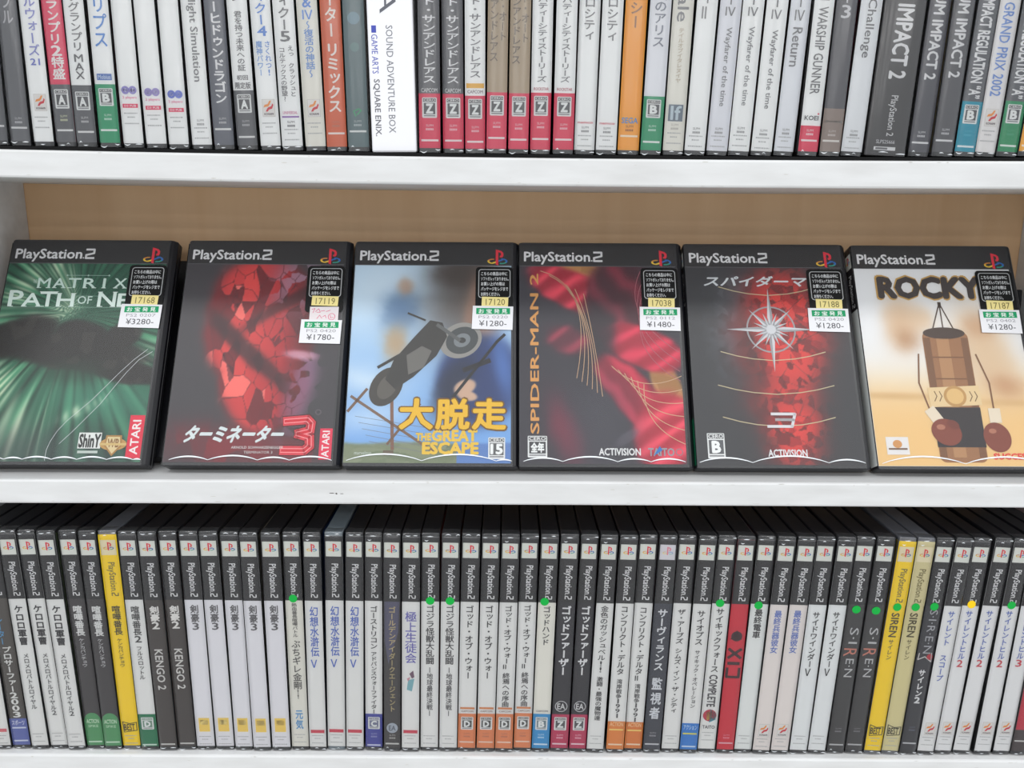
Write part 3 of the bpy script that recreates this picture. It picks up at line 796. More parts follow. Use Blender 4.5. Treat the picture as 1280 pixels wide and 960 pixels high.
def m1(P):
    P.rect(117.5, 150, 129, 184, (216, 44, 72), 5); P.rtext('ATARI', 154, 181, 123.2, 6.2, (230, 226, 226), 6, .02, True)
    P.rect(80, 164, 97.5, 176.5, (222, 224, 222), 5); P.htext('ShinY', 80.8, 96.8, 165.4, 175.4, (34, 36, 36), 6, .04); P.rect(80.5, 178.2, 96, 180.2, (190, 200, 194), 5)
    P.disc(107, 173, 10.4, 5.0, (190, 150, 86), 5); P.poly([(101.0, 166), (113.0, 166), (114.0, 174), (107.0, 182.5), (100.0, 174)], (170, 128, 70), 6); P.poly([(102.3, 167.3), (111.7, 167.3), (112.6, 173.7), (107.0, 180.6), (101.4, 173.7)], (214, 196, 150), 7)
    P.htext('WB', 102.8, 111.4, 169, 175.4, (140, 100, 54), 8, .03); P.rect(97, 172.2, 117.2, 174, (206, 180, 120), 9)
def t2(P):
    P.htext('ターミネーター', 14, 89, 158.5, 171, (212, 220, 222), 6, .045, .35)
    for c, w, l in (((70, 8, 16), 8.6, 5), ((214, 60, 74), 7.2, 6), ((240, 150, 156), 3.6, 7), ((206, 34, 52), 2.2, 8)):
        P.line([(92, 154.5), (109, 153), (112, 156), (111.5, 162), (102, 164.4), (111.5, 167), (112, 174), (108, 177.6), (91, 177.5)], w, c, l)
    P.htext('ARNOLD SCHWARZENEGGER', 52, 92, 174.2, 176.2, (206, 200, 200), 6, .02); P.htext('TERMINATOR 3', 62, 84, 178, 180, (190, 180, 180), 6, .02)
def m2(P):
    P.rect(119.5, 160, 129.2, 184.5, (220, 52, 84), 5); P.rtext('ATARI', 162, 182.5, 124.3, 5.4, (232, 228, 228), 6, .02, True)
    P.ring(117, 147, 2.2, .4, (120, 110, 116), 5)
def t3(P):
    for k, ch in enumerate('大脱走'): P.htext(ch, 42.4 + k * 28.4, 68.6 + k * 28.4, 135.6, 160.4, (120, 84, 20), 6, .06); P.htext(ch, 43 + k * 28.4, 68 + k * 28.4, 136.2, 159.8, (226, 184, 44), 7, .035)
    P.htext('THE', 56, 67.5, 163.6, 169, (226, 190, 70), 6, .05); P.htext('GREAT', 68.5, 103, 161, 169.4, (226, 190, 70), 6, .05); P.htext('ESCAPE', 61.5, 104, 170.8, 179.6, (226, 190, 70), 6, .05)
def m3(P):
    rating(P, '15', 118.4, 166.5, 13, 17, 5, (96, 98, 100)); P.htext('marvelous', 9, 22, 177.6, 180.4, (206, 216, 206), 5); P.rect(31, 177, 39, 181, (110, 96, 80), 5)
def o3(P):
    dk = (60, 58, 56); br = (120, 92, 76)
    P.line([(4, 134), (70, 178)], 2.2, (126, 100, 84), 1); P.line([(58, 140), (34, 172)], 2, br, 2); P.line([(36, 138), (38, 176)], 2.6, (132, 96, 80), 1); P.line([(16, 128), (2, 146)], 2.2, br, 1)
    for k in range(5): P.line([(8 + k * 3, 150 + k * 5), (70, 160 + k * 5)], .35, (120, 120, 130), 1)
    P.disc(89, 87, 17.5, 14.5, (148, 146, 142), 2, 28, -.5); P.disc(90, 87, 13.4, 11, (74, 78, 80), 3, 28, -.5); P.disc(90, 87, 7, 5.6, (126, 132, 136), 4, 20, -.5); P.disc(90, 87, 3, 2.4, (60, 60, 60), 5)
    P.disc(31, 126, 12, 17, (70, 66, 62), 2, 28, .5); P.disc(32, 126, 7, 11, (96, 92, 86), 3, 24, .5)
    P.poly([(30, 120), (36, 104), (52, 84), (64, 70), (74, 72), (78, 84), (70, 100), (52, 118), (38, 128)], dk, 4); P.poly([(46, 100), (58, 92), (66, 96), (60, 110), (48, 116)], (112, 110, 106), 5)
    P.line([(70, 74), (88, 87)], 3, (96, 98, 98), 6); P.line([(60, 70), (46, 64)], 1.6, dk, 6); P.line([(40, 100), (24, 110)], 2.4, dk, 5)
    P.line([(84, 134), (118, 88), (124, 82)], 2.4, (40, 40, 44), 3); P.line([(92, 112), (112, 104)], 4, (40, 40, 46), 3)
def t4(P): P.rtext('SPIDER-MAN 2', 29, 163, 12.6, 6.6, (214, 156, 86), 6, .02, True)
def m4(P):
    rating(P, '全年', 14.5, 165, 15, 17, 5, (70, 70, 74)); P.htext('ACTIVISION', 62, 94, 174.6, 180, (222, 222, 224), 5, .03)
    P.htext('TAITO', 100, 120, 174.4, 180.4, (150, 152, 160), 5, .03); P.poly([(104, 180.4), (109, 172.6), (111, 176)], (40, 120, 190), 6); P.ring(124, 177.4, 2.8, .6, (140, 130, 140), 5)
def o4(P):
    def curve(p0, p1, p2, w, c, lay):
        P.line([((1 - k / 12) ** 2 * p0[0] + 2 * k / 12 * (1 - k / 12) * p1[0] + (k / 12) ** 2 * p2[0], (1 - k / 12) ** 2 * p0[1] + 2 * k / 12 * (1 - k / 12) * p1[1] + (k / 12) ** 2 * p2[1]) for k in range(13)], w, c, lay)
    for k in range(6): curve((18 + k * 7, 26 + k * 4), (62, 38 + k * 11), (46 + k * 4, 118 + k * 3), .55, (196, 160, 128), 3)
    for k in range(6): curve((74 + k * 5, 108 + k * 3), (96, 132 + k * 5), (129, 116 + k * 11), .55, (206, 172, 138), 3)
    for k in range(4): curve((100 + k * 6, 26), (82 - k * 3, 64 + k * 8), (128, 96 + k * 8), .5, (170, 92, 104), 3)
def t5(P):
    P.htext('スパイダーマン', 15, 112, 29.5, 38.5, (214, 218, 222), 6, .03, .3)
    P.line([(61, 146.4), (79.4, 146.4), (78, 151), (64, 151), (78, 151), (76.4, 156.4), (57.5, 156.4)], 2.2, (216, 216, 220), 7)
def m5(P):
    rating(P, 'B', 16, 162, 13.5, 20, 5, (92, 94, 98)); P.htext('ACTIVISION', 56, 86, 174.8, 180.2, (224, 224, 226), 5, .03)
def o5(P):
    s = (158, 158, 162); s2 = (206, 208, 212)
    for k in range(16):                      # a plain sixteen-rayed compass star
        a = math.radians(k * 22.5); r = (36, 15, 24, 15)[k % 4]; w = (.13, .2, .16, .2)[k % 4]
        x, y = math.sin(a), -math.cos(a)
        P.poly([(67, 76), (67 + r * .3 * math.sin(a - w * 1.6), 76 - r * .3 * math.cos(a - w * 1.6)), (67 + r * x, 76 + r * y)], s2, 5)
        P.poly([(67, 76), (67 + r * .3 * math.sin(a + w * 1.6), 76 - r * .3 * math.cos(a + w * 1.6)), (67 + r * x, 76 + r * y)], s, 5)
    P.ring(67, 76, 20, 1.3, s, 4); P.disc(67, 76, 4, 4, s2, 6)
    for y, w in ((42, 40), (98, 42), (126, 46), (152, 44)): P.line([(67 - w, y - 3), (67 - w * .7, y + .6), (67 - w * .4, y + 3), (67, y + 4.4), (67 + w * .4, y + 3), (67 + w * .7, y + .6), (67 + w, y - 3)], .7, (200, 186, 150), 3)
def t6(P):
    P.htext('ROCKY', 18.5, 103, 29, 47.8, (196, 156, 84), 5, .075); P.htext('ROCKY', 19.5, 102, 29.9, 47, (62, 52, 50), 6, .06)
def o6(P):                                   # a plain hanging punch bag with a belt round it and a pair of gloves
    sk, sh, hi = (158, 112, 74), (126, 86, 56), (180, 136, 94)
    for u in (58, 67, 76): P.line([(67, 52), (u, 76)], 1.1, (84, 66, 54), 2)
    P.rect(65.6, 24 + 27, 68.4, 56, (84, 66, 54), 2); P.disc(67, 78, 17, 5, (70, 50, 38), 4)
    P.rrect(49, 77, 86, 184, 5, sk, 3); P.rect(49.6, 82, 55, 180, sh, 4); P.rect(60, 82, 70, 180, hi, 4); P.rect(80, 82, 85.4, 180, sh, 4)
    for t in (98, 116): P.rect(49, t, 86, t + 1.1, sh, 5)
    P.rect(48.6, 140, 86.4, 172, (46, 38, 40), 5); P.poly([(47, 124), (88, 122), (88.5, 138), (47.5, 140)], (222, 198, 154), 6)
    P.disc(68, 131, 9, 8.6, (190, 150, 92), 7); P.disc(68, 131, 6.8, 6.4, (218, 184, 124), 8)
    for u in (52, 56, 80, 84): P.line([(u, 127), (u + 1.6, 131), (u - .6, 135)], .7, (120, 92, 60), 7)
    P.line([(44, 96), (41, 120), (47, 144)], 1.3, sh, 4); P.line([(90, 96), (97, 120), (97, 144)], 1.3, sh, 4)
    P.line([(47, 143), (52, 151)], 9, (222, 210, 190), 7); P.line([(97, 143), (97, 150)], 9.4, (222, 210, 190), 7)
    P.disc(57, 160, 12, 10.4, (134, 66, 48), 8, 28, .5); P.disc(96, 164, 10.6, 12, (134, 66, 48), 8, 28, -.3); P.disc(63, 154, 5, 3.4, (120, 56, 42), 9, 20, .5); P.disc(53, 156, 3.4, 2.2, (176, 116, 92), 9); P.disc(93, 159, 3, 2, (176, 116, 92), 9)
def m6(P):
    P.rect(8.5, 164, 26, 178, (222, 220, 220), 5); P.disc(17.2, 169.6, 3.6, 3.2, (206, 150, 90), 6); P.rect(10, 172.8, 24.6, 174.2, (120, 90, 70), 6)
    P.htext('SUCCESS', 91, 119, 176.8, 181.4, (222, 70, 62), 5, .04)

FACES = [
 dict(X=-409.5, number=17168, price='3280', code='PS2 0207', art=art_rays, title=t1, marks=m1, spine=(40, 60, 52), arc=(14, 24), turn=0, creases=[[(57, 186), (57, 178), (59, 171), (63, 163), (69, 155), (77, 147), (86, 138), (95, 127), (104, 116), (114, 105), (124, 96)], [(66, 173), (75, 163), (84, 152), (93, 141), (102, 127), (110, 115), (118, 105), (128, 98)]],
      label='green face-out game case with light streaks and a price sticker reading 3280'),
 dict(X=-263.7, number=17119, price='1780', code='PS2 0420', hand=1, art=art_glow, title=t2, marks=m2, spine=(60, 56, 60),
      label='charcoal face-out game case with a big red glowing cover, price sticker reading 1780'),
 dict(X=-125.9, number=17120, price='1280', code='PS2 0220', art=art_sky, title=t3, marks=m3, motif=o3, spine=(150, 170, 190), arc=(50, 64),
      label='pale blue face-out game case with a motorbike and big yellow characters'),
 dict(X=9.5, number=17038, price='1480', code='PS2 0112', art=art_drape, title=t4, marks=m4, motif=o4, spine=(52, 50, 54), au=.8,
      label='face-out game case with red folds on its cover and orange lettering up the side'),
 dict(X=146.3, number=17188, price='1280', code='PS2 0420', art=art_ember, title=t5, marks=m5, motif=o5, spine=(50, 50, 54), spine_foot=(30, 120, 84), arc=(40, 60),
      label='black face-out game case with a silver ornament over a red column'),
 dict(X=286.0, number=17187, price='1280', code='PS2 0402', art=art_sepia, title=t6, marks=m6, motif=o6, spine=(216, 220, 218), arc=(60, 70), bg=(220, 220, 220),
      label='white and sandy gold face-out game case with a dark capital-letter title'),
]
for f in FACES: face_case(f['X'], f)

# plain black cases propped behind the face-out row, seen only through the gaps
def back_case(X, w, h, dpt, lean, label):
    me = rounded_box('spare_case', (-w / 2, 0, 0), (w / 2, 14, h), 1.2, BLACK)
    o = link('spare_case', me)
    o.location = (X * MM, dpt * MM, Zw(v_mid(X)) + 14 * math.sin(lean) * MM + .0002)
    o.rotation_euler = (-lean, 0, 0)
    tag(o, label, 'game case')
back_case(-281, 60, 180, 606, math.radians(35), 'plain black case behind the gap between the green and the red covers')
back_case(430, 44, 135, 693, math.radians(4), 'plain black case standing behind the white and gold cover at the end of the row')

# ---------------------------------------------------------------- upper row
LGREY = (96, 97, 102); UW = (241, 242, 242); INK = (112, 112, 116)
G_UP = 'games spine-out on the top board'
UP = [
 (-354.0, .80, dict(bg=LGREY, els=[('F', 148, (170, 170, 174)), ('W', 159, (210, 210, 212))], label='blank dark grey spine at the end of the top row by the pale kana one')),
 (-339.0, .61, dict(bg=(104, 105, 110), els=[('V', 'プル', -6, 33, 8, (190, 190, 194)), ('F', 148, (190, 190, 194)), ('W', 161, (216, 216, 218))], label='dark grey spine with pale kana ending high up, beside the white spine numbered 21')),
 (-322.7, .01, dict(bg=UW, els=[('V', 'ルウォーズ', -4, 72, 8.5, (138, 142, 202)), ('H', 75, 83, (110, 120, 196), 3.2, 0, '21'), ('K', 119, 140), ('N', 147, 0)], label='white spine with lilac kana and the number 21 on the top row')),
 (-307.2, -.34, dict(bg=(226, 70, 106), side=(150, 60, 70), els=[('V', 'グランプリ2特盛', -16, 101, 9, (236, 232, 232), 0, .03), ('B', 107, 190, (98, 99, 104)), ('M', 'A', 113, 137), ('F', 145, (196, 200, 170)), ('W', 164, (226, 226, 226))], label='bright pink spine with white characters over a grey foot, top row')),
 (-292.7, -.03, dict(bg=UW, els=[('V', 'いグランプリ', -8, 66, 8, INK), ('V', 'MAX', 69, 101, 8, (104, 104, 108)), ('B', 108, 190, (98, 99, 104)), ('M', 'A', 116, 139), ('F', 147, (190, 190, 192)), ('W', 166, (226, 226, 226))], label='white spine reading MAX over a grey foot, beside the pink spine')),
 (-276.1, .14, dict(bg=UW, side=(150, 60, 60), els=[('V', 'リプス', -3, 62, 10, (84, 140, 210)), ('B', 94, 102, (84, 120, 186), -5, 5), ('H', 95.5, 100.5, (200, 214, 236), 4.2, 0, 'Mobius'), ('B', 107, 190, (38, 158, 112)), ('M', 'B', 112, 134), ('F', 144, (190, 220, 206)), ('W', 164, (230, 234, 232))], label='white spine with large blue kana over a green foot, top row')),
]
for x, ln, dcol, y, nb in ((-260.3, -.20, (150, 142, 204), 114, 'against the green-footed spine'), (-244.4, -.53, (160, 148, 204), 116.5, 'middle one of three, violet discs'), (-229.0, -.26, (112, 128, 210), 119, 'bluer discs, beside the grey Latin lettering')):
    UP.append((x, ln, dict(bg=UW, els=[('D', y, 2.7, dcol, -2.5), ('D', y, 2.7, dcol, 2.5), ('O', y, 1.3, (206, 206, 232), -2.5), ('O', y, 1.3, (206, 206, 232), 2.5), ('H', y + 7.5, y + 11.5, (236, 150, 180), 4.8, 0, '2 players'), ('B', y + 17, y + 22, (226, 66, 106), -5.2, 5.2), ('H', y + 18.2, y + 20.8, (240, 220, 226), 4, 0, 'D3 PUB'), ('N', y + 28, 0)], label='white spine with twin discs low down, ' + nb)))
UP += [
 (-213.1, -.67, dict(bg=UW, side=(170, 60, 76), els=[('R', 'Flight Simulation', -6, 103, 6.6, (118, 118, 122)), ('F', 150, (170, 170, 172)), ('N', 160, 0)], label='white spine with grey Latin lettering reading down, two words, before the slate spine')),
 (-197.3, -.58, dict(bg=(104, 107, 118), side=(70, 72, 90), els=[('V', 'ガーヒドゥンドラゴン', -12, 131, 9, (232, 232, 234), 0, .03), ('F', 148, (190, 190, 194)), ('W', 162.5, (226, 226, 226))], label='slate grey spine filled with bold white kana, top row')),
 (-181.4, -.99, dict(bg=UW, els=[('V', 'ン', -12, 4, 8.5, INK), ('V', '君を持つ未来への証', 15, 90, 5.6, (118, 118, 122)), ('H', 95, 101, (110, 110, 114), 3.8, 0, '初回'), ('H', 104, 112, (110, 110, 114), 5.2, 0, '限定版'), ('B', 114, 190, (98, 99, 104)), ('M', 'A', 119, 142), ('F', 151, (180, 180, 184)), ('W', 172, (226, 226, 226))], label='white spine with small grey characters over a grey foot marked A, beside the slate spine')),
 (-165.2, -1.43, dict(bg=UW, els=[('V', 'ィクー4', -10, 47, 8.5, (92, 140, 214)), ('V', 'さくれつ!', 52, 96, 4.4, (112, 150, 214), 2.8), ('V', '魔神パワー', 52, 96, 4.4, (128, 166, 220), -2.8), ('K', 125, 147), ('N', 154, 0)], label='white spine with blue kana and the number 4, ribbon emblem below')),
 (-150.0, -1.13, dict(bg=UW, side=(60, 150, 130), els=[('V', 'ディクー5', -20, 54, 8.5, (112, 112, 116)), ('V', 'えっ クラッシュと', 58, 122, 4.2, (124, 124, 128), 2.8), ('V', 'コルテックスの野望?', 60, 128, 4.2, (124, 124, 128), -2.8), ('H', 140, 143.5, (216, 150, 180), 4.8, 0, 'UNIVERSAL'), ('B', 146, 148, (150, 110, 180), -5.6, 5.6), ('F', 152, (130, 130, 134)), ('N', 162, 0)], label='white spine with grey kana and the number 5 above two small columns')),
 (-133.8, -1.36, dict(bg=(230, 228, 220), els=[('V', '&Ⅳ', -4, 27, 8, (92, 140, 214)), ('V', '〜復活の神話〜', 27, 98, 6.4, (110, 152, 214)), ('K', 125, 147), ('N', 154, 0)], label='cream spine with small blue characters and ribbon emblem, beside the orange spine')),
 (-119.0, -.73, dict(bg=(214, 104, 62), els=[('V', 'ーター', -10, 48, 9, (236, 226, 220), 0, .025), ('V', 'リミックス', 54, 142, 9.5, (238, 230, 226), 0, .03), ('F', 152, (196, 120, 90)), ('W', 167.5, (236, 226, 220))], label='orange spine with bold white kana on the top row')),
 (-103.8, -.53, dict(bg=(100, 120, 124), side=(200, 196, 190), els=[('D', 24, 4, (116, 146, 160)), ('D', 60, 3, (110, 140, 140)), ('L', [(-1, 146), (-2.4, 140), (1, 137), (2.6, 139), (0, 144)], .8, (70, 170, 120)), ('F', 151, (180, 190, 192)), ('W', 165, (224, 226, 226))], label='mottled teal grey spine with a small green squiggle, beside the wide white box')),
]
NEXT_UP = [
 (-54.2, .17, dict(bg=(98, 98, 103), els=[('V', 'ート・サンアンドレアス', -14, 105, 9, (234, 234, 236), 0, .02), ('H', 111, 116, (214, 214, 216), 5.2, 0, 'CAPCOM'), ('B', 117.5, 190, (220, 58, 94)), ('M', 'Z', 122.5, 148), ('F', 156, (236, 190, 200)), ('W', 176, (236, 226, 228))], label='grey spine with white kana and a pink foot, right against the wide white box')),
 (-37.9, -.07, dict(bg=(98, 98, 103), els=[('V', 'ート・サンアンドレアス', -14, 105, 9, (234, 234, 236), 0, .02), ('H', 111, 116, (214, 214, 216), 5.2, 0, 'CAPCOM'), ('B', 117.5, 190, (220, 58, 94)), ('M', 'Z', 122.5, 148), ('F', 156, (236, 190, 200)), ('W', 176, (236, 226, 228))], label='second grey spine with white kana and a pink foot, touching its white-spined twin')),
 (-22.7, .10, dict(bg=UW, els=[('V', 'ート・サンアンドレアス', -14, 98, 8.5, (128, 128, 132)), ('B', 104.5, 110.5, (230, 180, 70), -6, 6), ('H', 113, 117, (150, 130, 140), 5.2, 0, 'CAPCOM'), ('B', 120, 190, (220, 58, 94)), ('M', 'Z', 124, 149), ('F', 158, (236, 190, 200)), ('W', 177.5, (236, 226, 228))], label='white spine with an orange strip just over its pink foot')),
 (-8.0, .70, dict(bg=(182, 164, 140), els=[('V', 'ンアンドレアス', -14, 78, 6.4, (128, 116, 104), -2.6), ('V', 'ト・オート', -10, 52, 5.6, (128, 116, 104), 3.2), ('B', 116, 190, (224, 62, 98)), ('M', 'Z', 120, 145), ('F', 153, (236, 190, 200)), ('W', 173, (236, 226, 228))], label='tan spine with a pink foot, the one beside the orange-striped spine')),
 (7.3, .63, dict(bg=(182, 164, 140), side=(90, 66, 56), els=[('V', 'サンアンドレアス', -16, 81, 6.4, (120, 108, 98), -2.6), ('V', 'ト・オート', -8, 54, 5.6, (128, 116, 104), 3.2), ('B', 117, 190, (224, 62, 98)), ('M', 'Z', 121, 146), ('F', 155, (236, 190, 200)), ('W', 175, (236, 226, 228))], label='tan spine with a pink foot, the one beside a white spine of thin grey kana')),
 (22.6, .48, dict(bg=UW, els=[('V', 'リバティーシティストーリーズ', -14, 103, 7, (124, 124, 128)), ('H', 109.5, 113, (190, 120, 130), 5, 0, 'ROCKSTAR'), ('B', 116, 190, (222, 58, 94)), ('M', 'Z', 120, 145), ('F', 153, (236, 190, 200)), ('W', 174, (236, 226, 228))], label='white spine with thin grey kana and a pink foot, against the tan spines')),
 (38.5, .67, dict(bg=UW, els=[('V', 'リバティーシティストーリーズ', -12, 104, 7, (124, 124, 128)), ('H', 110.5, 114, (190, 120, 130), 5, 0, 'ROCKSTAR'), ('B', 117, 190, (222, 58, 94)), ('M', 'Z', 121.5, 146), ('F', 155, (236, 190, 200)), ('W', 175, (236, 226, 228))], label='white spine with thin grey kana and a pink foot, next to an all-white spine')),
 (53.5, 1.05, dict(bg=UW, els=[('V', 'ベロシティ', -18, 51, 8, (118, 118, 122)), ('H', 152.5, 154.5, (214, 90, 110), 5, 0, 'namco'), ('F', 158, (150, 150, 152)), ('N', 169, 0)], label='all-white spine with grey kana ending high up, right after the pink-footed spines')),
 (68.5, 1.26, dict(bg=UW, els=[('V', 'ベロシティ', -18, 53, 8, (118, 118, 122)), ('H', 154, 156, (214, 90, 110), 5, 0, 'namco'), ('F', 159.5, (150, 150, 152)), ('N', 170, 0)], label='all-white spine with grey kana ending high up, against the amber spine')),
 (84.1, 1.46, dict(bg=(242, 170, 58), els=[('V', 'ラクシー', -34, 36, 8.5, (150, 104, 56)), ('H', 147.5, 154.5, (90, 150, 210), 5.2, 0, 'SEGA'), ('F', 157, (170, 110, 50)), ('W', 170.5, (240, 228, 206))], label='amber yellow spine with brown kana on the top row')),
 (99.7, 1.83, dict(bg=(230, 231, 236), els=[('V', '国のアリス', -14, 60, 8.5, (128, 132, 146)), ('B', 121, 190, (36, 156, 110)), ('M', 'B', 125, 148), ('F', 157, (190, 220, 206)), ('W', 178, (230, 234, 232))], label='pale spine with grey-blue characters and a green foot, beside the amber spine')),
 (115.4, 1.68, dict(bg=(230, 228, 220), els=[('R', 'tale', -16, 27, 7.4, (128, 128, 132)), ('V', 'テイルオブイタレヌイヤ', 35, 104, 4.0, (196, 184, 166)), ('B', 131, 152, (112, 124, 138), -4.9, 4.9), ('H', 133, 150, (190, 204, 212), 3.4, .2, 'If'), ('F', 155, (190, 186, 180)), ('N', 166, 0)], label='cream spine with a small grey square emblem near its foot')),
 (130.4, 2.24, dict(bg=UW, els=[('V', 'ーⅡ', -14, 26, 7.6, (124, 124, 128)), ('F', 160, (160, 160, 162)), ('N', 170, 0)], label='white spine with the numeral II, between the cream spine and the numeral IV spines')),
 (146.3, 2.43, dict(bg=(228, 229, 235), els=[('V', 'ーⅣ', -8, 21, 7.2, (124, 124, 128)), ('R', 'Wayfarer of the time', 34, 133, 4.6, (138, 138, 142)), ('F', 160, (160, 160, 162)), ('N', 170, 0)], label='white spine with numeral IV and thin Latin words, next to the numeral II spine')),
 (161.7, 2.46, dict(bg=UW, side=(190, 90, 110), els=[('V', 'ーⅣ', -8, 21, 7.2, (124, 124, 128)), ('R', 'Wayfarer of the time', 33, 132, 4.6, (138, 138, 142)), ('F', 159, (160, 160, 162)), ('N', 169, 0)], label='white spine with numeral IV and thin Latin words, middle one of the three alike')),
 (177.7, 2.58, dict(bg=UW, els=[('V', 'ーⅣ', -6, 25, 7.2, (124, 124, 128)), ('R', 'Wayfarer of the time', 37, 136, 4.6, (118, 118, 122)), ('F', 162, (160, 160, 162)), ('N', 172, 0)], label='white spine with numeral IV and darker thin words, next to the bolder one-word spine')),
 (193.2, 2.73, dict(bg=(228, 230, 235), els=[('V', 'ーⅣ', -8, 27, 7.6, (124, 124, 128)), ('R', 'Return', 34, 83, 6.6, (124, 124, 128)), ('F', 161, (160, 160, 162)), ('N', 171, 0)], label='white spine with numeral IV and one bold grey Latin word')),
 (209.7, 2.10, dict(bg=UW, els=[('R', 'N  WARSHIP GUNNER', -8, 118, 6.6, (106, 106, 110)), ('H', 145, 150.5, (90, 90, 94), 4.8, 0, 'KOEI'), ('D', 142.4, .6, (220, 50, 90), 4.6), ('B', 157.5, 190, (222, 58, 94)), ('F', 162, (240, 210, 216)), ('W', 176, (236, 226, 228))], label='white spine of grey capitals with a short pink foot')),
 (225.1, 2.01, dict(bg=(92, 91, 97), side=(180, 40, 80), els=[('V', 'ー3', -14, 24, 8, (206, 206, 210)), ('B', 136, 190, (148, 132, 124)), ('B', 151, 153.6, (216, 212, 208), -5.8, 5.8), ('F', 163, (200, 190, 186)), ('W', 176.5, (222, 218, 214))], label='dark grey spine with a white numeral 3 and a brown foot')),
 (240.6, 2.91, dict(bg=(228, 230, 233), side=(196, 60, 100), els=[('R', 'Challenge', -2, 72, 7, (106, 106, 110)), ('F', 163, (160, 160, 162)), ('N', 172, 0)], label='white spine with one long grey Latin word, against the wide black box')),
]
NEXT_UP2 = [
 (288.4, 2.44, dict(bg=(84, 84, 92), els=[('R', 'MUM IMPACT 2', -22, 99, 7, (222, 222, 224), 0, .03), ('F', 164, (200, 200, 204)), ('W', 178.5, (224, 224, 226))], label='dark grey spine with white capitals and numeral 2, against the wide black box')),
 (304.2, 2.29, dict(bg=(90, 90, 95), side=(180, 160, 110), els=[('R', 'MUM IMPACT 2', -22, 97, 7, (222, 222, 224), 0, .03), ('F', 161, (200, 200, 204)), ('W', 176, (224, 224, 226))], label='dark grey spine with white capitals and numeral 2, beside the teal-footed spine')),
 (319.9, 2.84, dict(bg=(96, 98, 104), els=[('R', 'IMPACT REGULATION “A”', -4, 123, 7.4, (230, 230, 232), 0, .035), ('B', 127, 190, (22, 152, 176)), ('M', 'B', 131, 155), ('F', 163, (60, 170, 190)), ('W', 183.5, (226, 234, 236))], label='grey spine of narrow white capitals with a teal foot')),
 (335.0, 2.87, dict(bg=(230, 228, 228), els=[('R', 'GRAND PRIX 2002', 2, 120, 7, (112, 148, 212), 0, .012), ('K', 136, 158), ('N', 163, 0)], label='white spine with sky blue Latin capitals and a ribbon emblem on the top row')),
 (349.9, 3.09, dict(bg=(96, 98, 104), els=[('R', 'IMPACT REGULATION “A”', -4, 123, 7.4, (230, 230, 232), 0, .035), ('B', 126.5, 190, (36, 150, 100)), ('M', 'B', 130.5, 154.5), ('F', 162, (60, 160, 120)), ('W', 182.5, (226, 234, 230))], label='grey spine of narrow white capitals with a green foot on the top row')),
 (364.7, 3.65, dict(bg=(88, 90, 96), els=[('B', 124, 190, (240, 176, 50)), ('W', 183, (236, 230, 214))], label='grey spine with an amber foot at the far end of the top row')),
]
def fixh(spec):                              # ('H', y0, y1, colour, half width, u, text) -> ('H', text, y0, y1, ...)
    spec['els'] = [(('H', e[6]) + e[1:6]) if e[0] == 'H' else e for e in spec['els']]
    return spec
def fullness(rows, x, ln, extra=()):          # how thick a wrapped case is, from the room between its neighbours
    g = []
    for k in (0, 190):
        me = x + math.tan(math.radians(ln)) * k
        ds = [abs(X + math.tan(math.radians(l)) * k - me) - dh for X, l, dh in extra]
        ds += [abs(X + math.tan(math.radians(l)) * k - me) / 2 for X, l, _ in rows if X != x]
        g.append(min(ds))
    return max(.985, min(1.075, (min(g) - .22) / 7.08))
ALL_UP = UP + NEXT_UP + NEXT_UP2
for x, ln, sp in ALL_UP:
    spine_case(fixh(sp), x, ln, v_up, GAP_H, T_up, None, G_UP, scale=fullness(ALL_UP, x, ln, ((-79.0, -.70, 15.7), (264.3, 2.59, 14.6))))

def wide_box(X, half, lean, mat, bg, draw, label, glossy):
    root = empty('game_box', (X * MM, (ROW_Y - .5) * MM, Zw(v_up(X)) + (GAP_H + .06 + half * abs(math.sin(math.radians(lean)))) * MM))
    root.rotation_euler = (0, math.radians(lean), 0)
    tag(root, label, 'game box', G_UP)
    me = rounded_box('box_body', (-half, 0, 0), (half, 136, 192), 1.3, paper(bg, .32), 2)
    link('box_body', me, root)
    t = lambda y: T_up(y, X)
    P = Print(); draw(P, t); P.build('title_lettering', root, y0=-.05)
    if glossy:
        o = link('wrap_film', FILMS[0], root); o.scale = (half / 6.9, 1, 1.01)
def grandbox(P, t):
    P.rtext('IA', t(-22), t(18), -1.2, 11, (96, 98, 106), 1, -.005)
    P.rtext('SOUND ADVENTURE BOX', t(33), t(167), -.8, 4.6, (120, 122, 128), 1, -.004)
    P.rect(-12.8, t(33), -9.6, t(42), (70, 80, 170), 1); P.rtext('GAME ARTS', t(44), t(93), -11.0, 4.2, (84, 92, 176), 1, .0)
    P.rtext('SQUARE ENIX.', t(100), t(171), -10.8, 4.6, (112, 112, 118), 1, .015)
wide_box(-79.0, 15.6, -.70, None, (230, 230, 234), grandbox, 'extra wide white box with thin Latin lettering reading down', False)
def impact(P, t):
    P.rtext('IMPACT 2', t(6), t(99), .6, 11, (228, 228, 230), 1, .03)
    P.rtext('PlayStation 2', t(120), t(171), .6, 6.2, (214, 214, 216), 1, .01)
    P.htext('SLPS25666', -7.5, 5.6, t(176), t(180.5), (200, 200, 204), 1, .01); P.rect(-8.6, t(184.6), 6.6, t(189), (222, 222, 224), 1)
    P.rect(-7.4, t(185.6), 1, t(188), (110, 110, 114), 2)
wide_box(264.3, 14.2, 2.59, None, (62, 60, 62), impact, 'extra wide black box with white capitals and numeral 2', True)

